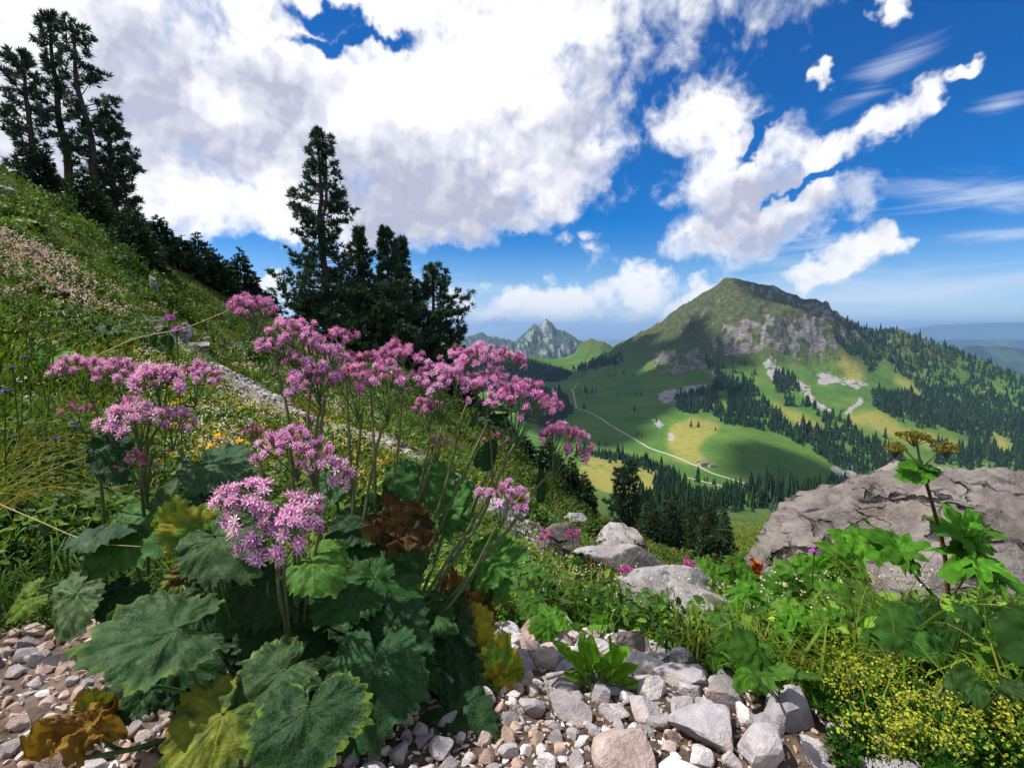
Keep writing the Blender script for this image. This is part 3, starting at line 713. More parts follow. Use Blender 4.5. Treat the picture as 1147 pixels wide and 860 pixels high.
for px, py, Y, sd, lab in [(693, 526, 58.0, 81, 'shorter of the two slim pines standing close together on the lower slope'), (706, 517, 59.0, 82, 'taller of the two slim pines standing close together on the lower slope')]:
    loc, h = stand_on(px, py, Y); tree_thing('pine_tree', pine(h, 1.75, sd, up=.2, nb=90, tuft=.42, pw=.25, base=.05, gap=.1), loc, lab, 'pair of slim pines')

# mid-distance spruces: a few kinds, then copies
KINDS = []
for k in range(5):
    a, b_ = spruce(1.0, [.2, .24, .27, .22, .3][k], 90 + k, colr=[(.03, .062, .02), (.02, .045, .018), (.045, .08, .022), (.018, .04, .02), (.026, .05, .016)][k], lev=13, per=7)
    KINDS.append((a.mesh('trunk', bark_m), b_.mesh('crown', NEEDLE)))
mid = []
rr = np.random.default_rng(5)
while len(mid) < 64:
    px, Y = rr.uniform(690, 850), math.exp(rr.uniform(math.log(38), math.log(118)))
    X = at(px, 430, Y)[0]; g = float(ground(X, Y)); qx, qy = proj(np.array([X, Y, g]))
    if qx > 825 + (qy - 560) * .1 and qy > 582: continue
    if not in_poly(qx, qy, [(700,600),(722,575),(790,572),(835,574),(812,592),(812,650),(800,660),(765,645),(735,618)]): continue
    if any(math.hypot(X - a[0], Y - a[1]) < 1.6 for a in mid): continue
    mid.append((X, Y, g, rr.uniform(3.0, 6.2) * (1.0 if Y > 60 else .8)))
for i, (X, Y, g, h) in enumerate(mid):
    t = tag(empty('spruce_tree', (X, Y, g - .1), rr.uniform(0, 6)), 'green spruce in the wood between the slim pines and the bright bushes', 'tree', 'spruces in the wood below the brow')
    a, c_ = KINDS[rr.integers(5)]; s = rr.uniform(.85, 1.25)
    for nm, me in (('trunk', a), ('crown', c_)): link(nm, me, t, scale=(h * s, h * s, h))

# far forests
def far_conifer(seed):
    rng = np.random.default_rng(seed); m = MB(); n = 7
    col0 = np.array([.017, .042, .024]) * rng.uniform(.75, 1.35) + np.array([.022, .026, 0]) * rng.random() ** 2
    for j, (z0, z1, r) in enumerate([(.04, .5, .20), (.25, .72, .155), (.5, 1.0, .10)]):
        th = np.arange(2 * n) * math.pi / n + j; rad = r * np.where(np.arange(2 * n) % 2, .62, 1.0) * rng.uniform(.75, 1.2, 2 * n); zz = z0 + rng.uniform(-.05, .05, 2 * n)
        v = np.concatenate([np.stack([rad * np.cos(th), rad * np.sin(th), zz], 1), [[rng.normal() * .01, rng.normal() * .01, z1]]])
        i = np.arange(2 * n); m.add(v, np.stack([i, (i + 1) % (2 * n), np.full(2 * n, 2 * n)], 1), col0 * rng.uniform(.85, 1.15))
    m.add(*tube([(0, 0, -.06), (0, 0, .3)], [.02, .015], 4), (.03, .024, .018))
    return m
FK = [far_conifer(200 + k) for k in range(8)]; FKM = [m.mesh('conifer', FARN, smooth=False) for m in FK]
FKV = [(np.concatenate(m.v), [np.concatenate([f for f in m.f if f.shape[1] == 3]), np.concatenate([f for f in m.f if f.shape[1] == 4])], np.concatenate(m.c)) for m in FK]
def forests():
    rng = np.random.default_rng(77); cell = 6.6
    gx, gy = np.meshgrid(np.arange(-420, 2300, cell), np.arange(150, 2300, cell)); x = (gx + rng.uniform(-.5, .5, gx.shape) * cell).ravel(); y = (gy + rng.uniform(-.5, .5, gy.shape) * cell).ravel()
    k = (x / y > -.3) & (x / y < 1.15); x, y = x[k], y[k]
    z, px, py = mtn(x, y)
    jx, jy = 5 * noise3(xyz(x, y, 0, 1 / 50.)), 3.0 * noise3(xyz(x, y, 5, 1 / 50.))
    dens = np.zeros(len(x)); zone = np.full(len(x), -1)
    for i, (p, d) in enumerate(FORESTS):
        k = in_poly(px + jx, py + jy, p); dens = np.where(k, d, dens); zone = np.where(k, i, zone)
    for p in CLEAR: dens[in_poly(px + jx * .4, py + jy * .4, p)] = 0
    stray = (dens == 0) & (y > 500) & (z < -60) & (px > 640) & (fbm3(xyz(x, y, 3, 1 / 60.), 3) > .55); dens[stray] = .10; zone[stray] = 99
    dens *= np.clip(.74 + 1.3 * fbm3(xyz(x, y, 1, 1 / 34.), 3), .12, 1.15)
    far = sst(1500, 2200, y); k = (rng.random(len(x)) < dens) & (y < 2250)
    vz = None
    x, y, z, px, py, zone = (a[k] for a in (x, y, z, px, py, zone))
    h = 15.5 * np.exp(rng.normal(size=len(x)) * .28) * np.where(zone == 13, .38, 1) * np.where((zone == 9) | (zone == 7) | (zone == 8), .62, 1) * np.where(zone == 99, .75, 1); size = h / y
    seen = (px > 585) & (px < 1147) & (py < 640) & ~in_poly(px, py, [(800,640),(850,590),(900,560),(960,528),(1060,518),(1090,524),(1160,520),(1160,900),(800,900)]) & (y < 2000)
    order = np.argsort(-np.where(seen, size, 0)); near = set(order[:225].tolist())
    m = MB()
    LAB = {0: ('dark spruce in the slanting wood above the round meadow', 'spruces of the slanting wood'), 9: ('dark spruce in the belt of wood along the valley floor', 'spruces of the valley floor wood'),
           7: ('dark spruce in the row that borders the yellow meadow', 'spruces bordering the yellow meadow'), 8: ('spruce in the small stand at the foot of the yellow meadow', 'spruces at the foot of the yellow meadow'),
           14: ('dark spruce in the thin wood behind the big boulder', 'spruces behind the big boulder'), 99: ('lone conifer scattered over the open mountain pasture', 'lone conifers on the pasture'), 13: ('small bush along the uphill edge of the valley road', 'bushes along the valley road')}
    for i in range(len(x)):
        kd = rng.integers(8); a = rng.uniform(0, 6.28); w = h[i] * rng.uniform(.85, 1.35)
        if i in near:
            o = link('conifer', FKM[kd], None, (x[i], y[i], z[i] - .4), (0, 0, a), (w, w, h[i])); lb, gr = LAB.get(int(zone[i]), ('dark conifer in the open forest on the right flank of the mountain', 'conifers on the mountain flank')); tag(o, lb, 'tree', gr)
        else:
            v, fs, c = FKV[kd]; ca, sa = math.cos(a), math.sin(a)
            V = np.stack([(v[:, 0] * ca - v[:, 1] * sa) * w + x[i], (v[:, 0] * sa + v[:, 1] * ca) * w + y[i], v[:, 2] * h[i] + z[i] - .4], 1)
            n0 = m.n; m.add(V, fs[0], c * rng.uniform(.75, 1.25)); m.f.append(fs[1] + n0)
    tag(m.build('mountain_forest', FARN, smooth=False), kind='stuff'); print('forest', len(x))
forests()

# ------------------------------------------------------------------ unseen cloud lumps added above the frame, shaped to throw shade on the mountain
cm_, nt, b = mat('shade_cloud_white', 1.0, 0.0); b.inputs['Base Color'].default_value = (.9, .9, .92, 1)
def ico(sub):
    import bmesh
    bm = bmesh.new(); bmesh.ops.create_icosphere(bm, subdivisions=sub, radius=1.0)
    v = np.array([q.co[:] for q in bm.verts]); f = np.array([[q.index for q in p.verts] for p in bm.faces]); bm.free(); return v, f
ICO = {k: ico(k) for k in (1, 2, 3, 4, 5, 6)}
def shade_clouds():
    rng = np.random.default_rng(9); m = MB(); H = 2700.0
    for px, py, Y, rx, ry in [(740,392,1680,110,90),(775,366,1690,70,60),(790,405,1470,90,90),(760,425,1380,100,90),(825,408,1410,50,55),(720,385,1850,80,60),(890,336,1730,120,90),(860,328,1745,70,70),(915,348,1690,60,80),(670,440,1350,190,230),(640,412,1900,260,260),(680,470,1060,95,90),(700,455,1250,150,170),(745,430,1330,120,150),(690,410,1750,150,230),(640,450,1400,120,200),(650,480,1000,110,120),(785,400,1480,75,110),(800,440,1200,60,60),(560,430,2000,330,330),(780,380,1600,50,70),
                              (880,520,740,85,55),(905,505,800,60,50),(840,505,800,38,35), (900,330,1800,90,60)]:
        P = at(px, py, Y); q = P + SUN_DIR * (H - P[2]) / SUN_DIR[2]
        v, f = ICO[4]; d = 1 + .30 * fbm3(v * 1.7 + rng.uniform(0, 50, 3), 5)[:, None]
        m.add(v * d * np.array([rx, ry, min(rx, ry) * .4]) + q, f)
    tag(m.build('shade_clouds', cm_), kind='stuff')
shade_clouds()
# ------------------------------------------------------------------ rocks
def rock_mat(name, lo, hi, stain=(.22, .15, .10), scale=6.0, bstr=.7, bd=.02, own=False, cracks=False):
    m, nt, b = mat(name, .92, .12); p = opos(nt)
    n1, n2, n3 = noise(nt, p, scale, 6, .65), noise(nt, p, scale * 5, 6, .7), noise(nt, p, scale * .45, 4)
    c = mixc(nt, n1.rng(.3, .7), lo, hi)
    if own:
        oi = nt.nodes.new('ShaderNodeObjectInfo'); c = mixc(nt, 1.0, c, oi.outputs['Color'], 'MULTIPLY')
    else: c = mixc(nt, 1.0, c, attr(nt).outputs['Color'], 'MULTIPLY')
    c = mixc(nt, n3.rng(.48, .70) * .6, c, stain)
    c = mixc(nt, n2.rng(.55, .78) * .55, c, (.10, .09, .085))
    hgt = n2 + n1 * .7
    if cracks:
        wp = nt.nodes.new('ShaderNodeVectorMath'); wp.operation = 'MULTIPLY_ADD'; nt.links.new(noise(nt, p, 2.2, 4, .6, 0, 'Color').s, wp.inputs[0]); wp.inputs[1].default_value = (.5, .5, .5); nt.links.new(p.s, wp.inputs[2])
        mp = nt.nodes.new('ShaderNodeMapping'); nt.links.new(wp.outputs[0], mp.inputs[0]); mp.inputs['Rotation'].default_value = (0.2, .55, .3); mp.inputs['Scale'].default_value = (.8, 1.0, 2.4)
        ed = voro(nt, E(nt, mp.outputs[0]), 1.5, 'DISTANCE_TO_EDGE'); ed2 = voro(nt, E(nt, mp.outputs[0]), 4.3, 'DISTANCE_TO_EDGE')
        k = ed.rng(.012, .05, 1, 0) * n3.rng(.44, .56); k2 = ed2.rng(.01, .05, 1, 0) * n3.rng(.52, .6) * .7; k = k.max(k2)
        c = mixc(nt, k, c, (.018, .016, .015)); lay = noise(nt, E(nt, mp.outputs[0]), 3.0, 6, .65); c = mixc(nt, lay.rng(.5, .72) * .5, c, (.36, .33, .32)); hgt = hgt + lay * 1.2 - k * 1.5
    nt.links.new(c.s, b.inputs['Base Color']); bump(nt, b, hgt, bstr, bd); return m
STONE = rock_mat('limestone_rubble', (.60, .58, .60), (.95, .93, .95), (.36, .27, .21), 1.3, .6, .03, own=True)
STONE2 = rock_mat('limestone_gravel', (.60, .58, .60), (.95, .93, .95), (.36, .27, .21), 30, .5, .003)
BOULD = rock_mat('grey_boulder', (.12, .103, .098), (.30, .265, .255), (.22, .17, .14), 3.4, 1.0, .05, cracks=True)

def stone(seed, sub=3, cuts=11, flat=.7):
    """a broken, angular stone of unit radius"""
    rng = np.random.default_rng(seed); v, f = ICO[sub]; v = v.copy()
    for k in range(cuts):
        n = unit(rng.normal(size=3)); d = rng.uniform(.42, .72); s = v @ n; over = np.clip(s - d, 0, None); v -= over[:, None] * n
    v *= np.array([1.0, rng.uniform(.65, .95), rng.uniform(.5, .85) * flat / .7])
    v += .018 * np.stack([fbm3(v * 4 + seed + j * 9, 3) for j in range(3)], -1)
    return v, f

def big_rock(name, c, rad, seed, label, rz=0, cuts=9, sub=6, strata=(.3, 0, 1), amp=.07, power=1.0, crack=.05, cmin=.6, cmax=.95, cat='boulder', m_=None, group=None, moss=None):
    rng = np.random.default_rng(seed); v, f = ICO[sub]; u = v.copy(); v = np.sign(v) * np.abs(v) ** power
    for k in range(cuts):
        n = unit(rng.normal(size=3) * [1, 1, .8]); d = rng.uniform(cmin, cmax); over = np.clip(v @ n - d, 0, None); v -= over[:, None] * n * .93
    s = unit(strata); q = v * np.array(rad) * 2.2 + seed
    lay = q + s * ((v @ s) * 5)[:, None] * .8
    disp = amp * (fbm3(q * .9, 6, .55)) + amp * .45 * (ridge3(lay * 1.6, 4) - .9)
    g = np.abs(noise3(lay * np.array([.9, .9, 1.5]) * .75 + 40)) + .25 * np.clip(noise3(q * .8 + 9) + .15, 0, 1); disp = disp - crack * (1 - sst(0, .055, g))
    v = v * (1 + disp)[:, None]
    col = np.tile(np.array([1.0, 1, 1]), (len(v), 1)); col *= (1 - .55 * (1 - sst(0, .05, g)))[:, None] * (1 + .25 * fbm3(q * .6 + 3, 4))[:, None]
    if moss: mk = (sst(-.1, .45, fbm3(q * .9 + 7, 6, .65) + u[:, 2] * .2 - .1) * moss)[:, None]; col = col * (1 - mk) + col * np.array([.55, .55, .20]) * mk
    m = MB(); m.add(v * np.array(rad), f, col); o = m.build(name, m_ or BOULD); o.location = c; o.rotation_euler = (0, 0, rz); tag(o, label, cat, group); return o
big_rock('boulder', (2.68, 3.0, -2.10), (1.42, 1.25, 1.25), 5, 'huge grey weathered boulder with dark cracks, behind the green plants on the right', rz=R(-6), cuts=10, cmin=.76, power=1.0, strata=(.45, -.2, .8), amp=.075, crack=.06)
big_rock('boulder', (3.9, 3.2, -1.98), (1.0, .9, 1.1), 8, 'grey rock shoulder against the right side of the huge boulder', rz=R(20), cuts=6, cmin=.75, power=.9, strata=(.45, -.2, .8), amp=.06, crack=.06)
big_rock('boulder', (1.75, 2.2, -1.45), (.42, .3, .3), 9, 'low grey rock at the foot of the huge boulder behind the leaves', rz=R(10), cuts=6, amp=.06, sub=5)
def rock_at(px, py, Y, w, h, d, seed, label, rz=0, sink=.25, tilt=0, lift=.42, **kw):
    q = hit(px, py + .42 * h * FPX / Y); k = float(np.clip(q[1] / Y, .6, 1.9)); w, h, d = w * k, h * k * 1.15, d * k; P = at(px, py, q[1] + d * .25); P[2] = min(P[2], float(hill(P[0], P[1])) + h * lift) if lift < .5 else float(hill(P[0], P[1])) + h * lift - h * .25
    kw.setdefault('cmin', .36); kw.setdefault('cmax', .74); kw.setdefault('crack', .03); kw['cuts'] = kw.get('cuts', 9) + 7
    o = big_rock('rock', (P[0], P[1], P[2]), (w / 2, d / 2, h / 2), seed, label, rz=R(rz), sub=kw.pop('sub', 5), cat='rock', **kw); o.rotation_euler = (0, R(tilt), R(rz)); return o
GREYR = rock_mat('pale_grey_rock', (.20, .185, .19), (.43, .41, .415), (.3, .24, .2), 5.0, .9, .02, cracks=True)
rock_at(618, 614, 4.0, .72, .34, .5, 21, 'dark grey flat-topped rock on the meadow below the pink flower head', 8, cuts=9, m_=BOULD, moss=.4)
rock_at(697, 616, 4.5, .56, .42, .5, 22, 'pale wedge-topped rock with yellowish moss, above the tilted slabs', -10, tilt=14, cuts=9, m_=GREYR, moss=.6)
rock_at(712, 646, 3.3, 1.05, .44, .6, 23, 'pale tilted slab just below the mossy upright rock, behind purple flowers', 10, tilt=24, cuts=10, strata=(1, 0, .8), m_=GREYR)
rock_at(790, 690, 2.6, .72, .34, .5, 24, 'low pale slab to the left of the huge boulder', -8, tilt=18, lift=.6, cuts=9, m_=GREYR)
rock_at(655, 640, 3.5, .30, .2, .3, 25, 'small grey rock half hidden in herbs below the flat-topped rock', 30, cuts=9, m_=GREYR)
rock_at(750, 668, 3.0, .9, .40, .5, 36, 'pale flat slab between the tilted slab and the low one', 0, tilt=22, lift=.6, cuts=9, m_=GREYR)
rock_at(818, 690, 2.4, .42, .24, .4, 37, 'pale rounded rock end close to the huge boulder', 10, tilt=-10, cuts=9, m_=GREYR)
rock_at(711, 719, 1.42, .12, .10, .10, 26, 'brown-grey wedge-shaped stone at the top edge of the scree', 20, cuts=12, amp=.03, crack=.02, sub=4)
rock_at(207, 372, 10.5, .62, .42, .5, 27, 'pale rock at the top of the stony path', 0, cuts=9, m_=GREYR)
rock_at(222, 388, 9.2, .60, .30, .5, 28, 'flat pale rock in the upper stony path', 15, cuts=9, m_=GREYR)
rock_at(172, 318, 13.0, .30, .55, .3, 29, 'upright white stone on the grassy slope beside the little conifer', 0, cuts=10, m_=GREYR)
rock_at(8, 214, 11.5, .55, .28, .4, 30, 'grey stone at the left edge of the slope under the windswept pines', 0, cuts=10, m_=GREYR)
rock_at(42, 288, 9.3, .55, .32, .4, 31, 'dark rock in a hollow of the upper meadow', 0, cuts=9)
rock_at(228, 733, .98, .075, .07, .07, 32, 'reddish rough round stone between the big leaves', 0, cuts=6, amp=.10, crack=.02, sub=4, m_=rock_mat('rusty_stone', (.25, .12, .08), (.45, .26, .18), scale=30, bd=.004))
rock_at(600, 700, 1.5, .10, .08, .08, 33, 'upright pinkish block beside the yellow leaf at the scree edge', 0, cuts=12, amp=.03, crack=.01, sub=4, m_=GREYR)
rock_at(555, 575, 6.0, .5, .3, .4, 34, 'grey rock by the brow under the lower pink flower head', 0, cuts=9, m_=GREYR)
rock_at(640, 582, 9.5, .7, .35, .5, 35, 'small pale rock on the mossy brow above the flat-topped rock', 0, cuts=9, m_=GREYR)

# ------------------------------------------------------------------ the scree: each larger stone is its own object, the rest is gravel
def scree():
    rng = np.random.default_rng(21)
    V = [stone(300 + k, 3, 9 + k % 6) for k in range(16)]; ME = []
    for k, (v, f) in enumerate(V):
        m = MB(); m.add(v, f); ME.append(m.mesh('stone', STONE, smooth=False))
    V1 = [stone(400 + k, 2, 8) for k in range(12)]
    TONES = [((.69, .66, .665), 'pale grey'), ((.53, .51, .535), 'bluish grey'), ((.85, .81, .785), 'whitish'), ((.52, .38, .30), 'brownish'), ((.74, .60, .53), 'pinkish'), ((.40, .37, .37), 'dark grey')]
    # dart throwing, large stones first
    N = 30000; az = rng.uniform(R(-52), R(52), N); r = np.exp(rng.uniform(math.log(.5), math.log(1.75), N)); x, y = r * np.sin(az), r * np.cos(az)
    k = scree_mask(x, y) > 0; x, y = x[k], y[k]; z = hill(x, y); px, py = proj(np.stack([x, y, z], -1))
    right = px > 440
    cells, kept = {}, []
    want = np.sort(np.where(rng.random(len(x)) < .10, rng.uniform(.019, .037, len(x)), rng.gamma(2.4, .0042, len(x)) + .006))[::-1]
    for i in range(len(x)):
        s = want[min(i // 3, len(want) - 1)] * (1.0 if right[i] else .85)
        if not right[i] and s > .03: s *= .7
        brown = px[i] < 620 and py[i] > 760 or (px[i] < 760 and py[i] > 815)
        if brown and s > .022 and rng.random() < .6: s *= .5
        key = (int(x[i] / .09), int(y[i] / .09)); ok = True
        for a in (-1, 0, 1):
            for b in (-1, 0, 1):
                for (X, Y, S) in cells.get((key[0] + a, key[1] + b), ()):
                    if (X - x[i]) ** 2 + (Y - y[i]) ** 2 < (.74 * (S + s)) ** 2: ok = False; break
                if not ok: break
            if not ok: break
        if ok: cells.setdefault(key, []).append((x[i], y[i], s)); kept.append((i, s, brown))
    print('stones', len(kept))
    kept.sort(key=lambda t: -t[1] / y[t[0]] * (1 if -10 < px[t[0]] < 1157 and py[t[0]] < 880 else .1))
    g = MB(); gp = []
    for n, (i, s, brown) in enumerate(kept):
        w = [.34, .30, .18, .06, .06, .06] if not brown else [.20, .18, .08, .24, .16, .14]
        if px[i] < 440: w = [.16, .12, .12, .30, .20, .10]
        tn = rng.choice(6, p=w); c, word = TONES[tn]; c = np.array(c) * rng.uniform(.85, 1.12)
        rot = (rng.normal() * .45, rng.normal() * .45, rng.uniform(0, 6.28)); zz = z[i] + s * .22
        if n < 270:
            o = link('stone', ME[rng.integers(16)], None, (x[i], y[i], zz), rot, (s * 1.1, s * 1.1, s)); o.color = (*c, 1)
            where = 'in the left stony patch under the big leaves' if px[i] < 260 else 'between the flower stems and the yellow leaf' if px[i] < 575 else 'in the lower part of the scree' if py[i] > 800 else 'in the upper part of the scree' if py[i] < 745 else 'in the middle of the scree'
            big = 'big' if s > .03 else 'fist-sized' if s > .02 else 'small'
            tag(o, f'{big} {word} angular stone {where}', 'stone', f'{big} {word} stones {where}')
        else:
            v, f = V1[rng.integers(12)]; M = np.array(Matrix.Rotation(rot[2], 3, 'Z') @ Matrix.Rotation(rot[0], 3, 'X')); g.add((v * s) @ M.T + [x[i], y[i], zz], f, c)
    # chips between the stones
    N = 9000; az = rng.uniform(R(-52), R(52), N); r = np.exp(rng.uniform(math.log(.5), math.log(1.75), N)); x, y = r * np.sin(az), r * np.cos(az)
    k = scree_mask(x, y) > 0; x, y = x[k], y[k]; z = hill(x, y); v0, f0 = ICO[1]
    for i in range(len(x)):
        s = rng.uniform(.0025, .0075) * (.6 + y[i] * .5); c = np.array(TONES[rng.choice(6, p=[.15, .1, .1, .3, .2, .15])][0]) * rng.uniform(.6, 1.1)
        v, f = V1[rng.integers(12)] if s > .005 else (v0 * rng.uniform(.5, 1.1, v0.shape), f0)
        M = np.array(Matrix.Rotation(rng.uniform(0, 6.3), 3, 'Z') @ Matrix.Rotation(rng.normal(), 3, 'X')); g.add((v * s * [1.3, .8, .7]) @ M.T + [x[i], y[i], z[i] + s * .3], f, c)
    # broken stones of the path on the left
    N = 14000; t = rng.uniform(0, 1, N); PW_ = np.array(PATH); d = np.append(0, np.cumsum(np.hypot(*np.diff(PW_, axis=0).T))); s_ = np.exp(rng.uniform(math.log(1.0), math.log(d[-1] + 1), N)); s_ = d[-1] + 1 - s_
    x = np.interp(s_, d, PW_[:, 0]) + rng.normal(size=N) * .30; y = np.interp(s_, d, PW_[:, 1]) + rng.normal(size=N) * .30; z = hill(x, y) - .05
    for i in range(N):
        s = min(rng.gamma(2.2, .011) + .006, .06); v, f = V1[rng.integers(12)] if s > .03 else (v0 * rng.uniform(.6, 1.1, v0.shape), f0); c = np.array(TONES[rng.choice(6, p=[.34, .24, .22, .05, .08, .07])][0]) * rng.uniform(.45, .75)
        a = rng.uniform(0, 6.3); M = np.array([[math.cos(a), -math.sin(a), 0], [math.sin(a), math.cos(a), 0], [0, 0, 1]]); g.add((v * s * [1.2, .9, .7]) @ M.T + [x[i], y[i], z[i] + s * .2], f, c)
    tag(g.build('gravel', STONE2, smooth=False), kind='stuff')
scree()
# ------------------------------------------------------------------ plants of the foreground
BIGLEAF = leaf_mat('broad_leaf', .24, .62, .14, .28, tint=(1.25, 1.2, .72), nscale=70)
PETAL = leaf_mat('pink_petal', .3, .6, .15, .25, nscale=90)
STALK = leaf_mat('green_stalk', .0, .55, .3, .3, nscale=90)
HERB = leaf_mat('small_herb_leaf', .3, .55, .15, .35, tint=(1.35, 1.22, .66), nscale=14)
LEAFY = leaf_mat('soft_green_leaf', .34, .55, .16, .3, tint=(1.35, 1.15, .55), nscale=40)
def veins(m):
    """the fine net of veins between the main ribs, paler than the blade, and the puckering it makes"""
    nt = m.node_tree; b = nt.nodes['Principled BSDF']; g = gpos(nt); ed = voro(nt, g, 130, 'DISTANCE_TO_EDGE'); ed2 = voro(nt, g, 330, 'DISTANCE_TO_EDGE')
    k = ed.rng(.015, .08, 1, 0) * .26 + ed2.rng(.02, .10, 1, 0) * .14; old = b.inputs['Base Color'].links[0].from_socket
    c = mixc(nt, k, old, (.075, .14, .065)); dirt = noise(nt, g, 45, 6, .7); c = mixc(nt, dirt.rng(.6, .75) * .35, c, (.12, .12, .09)); nt.links.new(c.s, b.inputs['Base Color'])
    bump(nt, b, ed.rng(0, .25) * .6 + noise(nt, g, 220, 3) * .4, .45, .0013)
    r = noise(nt, g, 30, 4).rng(.35, .65, .50, .72); nt.links.new(r.s, b.inputs['Roughness'])
veins(BIGLEAF)
GREEN, DGREEN, GREY, YELL, LIME = (.014, .054, .015), (.007, .029, .012), (.023, .054, .028), (.22, .22, .018), (.085, .19, .025)
UPV = np.array([0.0, 0, 1])

KIDNEY = [(0,1.0),(10,.93),(25,.84),(42,.78),(60,.76),(74,.74),(90,.66),(112,.62),(128,.64),(142,.60),(160,.40),(174,.16),(180,.05)]
HEART = [(0,1.0),(15,.86),(35,.70),(60,.58),(90,.48),(120,.44),(150,.38),(170,.20),(180,.05)]
LANCE = [(0,1.0),(8,.72),(18,.42),(35,.24),(60,.155),(90,.13),(120,.13),(160,.10),(180,.04)]
LOBED = [(0,1.0),(14,.80),(24,.50),(32,.56),(50,.90),(62,.70),(72,.45),(84,.52),(100,.74),(115,.56),(140,.40),(165,.25),(180,.05)]
OVAL = [(0,1.0),(15,.80),(35,.56),(60,.40),(90,.33),(120,.30),(150,.22),(180,.08)]

def leaf(A, T, hint, wid=1.0, shape=KIDNEY, seed=0, col=GREEN, edge=None, blotch=None, teeth=.13, nteeth=13, droop=.18, fold=.06, wave=.06, na=230, nr=13, vein=(1.9, 1.7, 1.5), crumple=0.0, cup=0.0):
    """one blade: attachment A, tip T, a hint for the upper side; outline in polar form with teeth, veins sunk into it"""
    rng = np.random.default_rng(seed); A, T = np.asarray(A, float), np.asarray(T, float); L = np.linalg.norm(T - A); ex = (T - A) / L
    ez = unit(np.asarray(hint, float) - ex * np.dot(hint, ex)); ey = np.cross(ez, ex)
    th = np.linspace(-math.pi, math.pi, na); ks = np.array(shape, float); r0 = np.interp(np.abs(np.degrees(th)), ks[:, 0], ks[:, 1])
    w = np.sign(th) * .0; ph = np.abs(th) / math.pi * nteeth + rng.uniform(-.15, .15, na) * .5 + .06 * np.sin(th * 9 + seed); fr = ph % 1.0
    tooth = np.where(fr < .72, fr / .72, (1 - fr) / .28) * (.55 + .9 * np.random.default_rng(seed + 77).random(64)[(np.floor(ph).astype(int) % 32) + 32 * (th > 0)]); r0 = r0 * (1 + teeth * (tooth - .5) * np.clip(1.4 - np.abs(th) / math.pi * .5, 0, 1)) * (1 + .05 * np.sin(3 * th + seed) + .03 * rng.normal(size=na) * (teeth > .02) * .35)
    t = np.linspace(0, 1, nr) ** .85; tt, aa = np.meshgrid(t, th, indexing='ij'); rr = tt * r0[None]
    x, y = rr * np.cos(aa), rr * np.sin(aa) * wid
    vk = np.radians([0, 30 + seed % 9, -36 + seed % 7, 76, -80, 130, -126]); dv = np.min(np.abs((aa[..., None] - vk + math.pi) % (2 * math.pi) - math.pi), -1)
    v1 = np.exp(-(dv * rr / .016) ** 2) * (1 - .45 * tt); pp = (rr * np.cos(dv) - rr * np.sin(dv) * 1.15) / .15; v2 = np.exp(-((pp % 1.0 - .5) / .10) ** 2) * .55 * (rr > .12) * (1 - v1)
    vv = np.clip(v1 + v2, 0, 1)
    z = -droop * rr ** 2 + fold * np.abs(y) * 1.0 - cup * (y * y) + wave * 1.6 * tt ** 2 * fbm3(np.stack([np.cos(aa) * 1.4, np.sin(aa) * 1.4, tt * .8 + seed], -1), 2) + wave * .5 * tt ** 4 * fbm3(np.stack([np.cos(aa) * 5, np.sin(aa) * 5, 0 * aa + seed], -1), 2) + .018 * v1 * 0 - .008 * v1 - .004 * v2 + .07 * fbm3(np.stack([x * 4, y * 4, 0 * x + seed], -1), 3)
    if crumple: z = z + crumple * fbm3(np.stack([x * 2.3, y * 2.3, 0 * x + seed], -1), 4) * (0.3 + tt)
    P = A + L * (x[..., None] * ex + y[..., None] * ey + z[..., None] * ez)
    if crumple > .2: P = P + L * crumple * .35 * np.stack([fbm3(np.stack([x * 3, y * 3, 0 * x + seed + k * 7], -1), 3) for k in (1, 2, 3)], -1) * tt[..., None]
    C = np.array(col)[None, None] * (1 + vv[..., None] * (np.array(vein) - 1) * .75)
    C = C * (1 + .3 * fbm3(np.stack([x * 5, y * 5, 0 * x + seed + 3], -1), 4))[..., None]
    if edge is not None:
        k = sst(.90, 1.06, tt + .16 * fbm3(np.stack([x * 4, y * 4, 0 * x + seed + 9], -1), 3)); C = C * (1 - k[..., None]) + np.array(edge) * k[..., None]
    if blotch is not None:
        bc, amt = blotch; k = sst(.05, .35, fbm3(np.stack([x * 2.2, y * 2.2, 0 * x + seed + 5], -1), 5) + (amt - .5) + .35 * (tt - .5)); C = C * (1 - k[..., None]) + np.array(bc) * k[..., None] * (1 + .5 * (fbm3(np.stack([x * 12, y * 12, 0 * x], -1), 3))[..., None])
    sp = sst(.78, .9, noise3(np.stack([x * 26, y * 26, 0 * x + seed], -1))) * .6; C = C + sp[..., None] * np.array([.10, .12, .08])
    return P.reshape(-1, 3), grid_faces(nr, na), np.clip(C, .003, .9).reshape(-1, 3)

def leaf_obj(parent, *a, name='leaf', mat_=None, **kw):
    m = MB(); m.add(*leaf(*a, **kw)); return m.build(name, mat_ or BIGLEAF, parent)

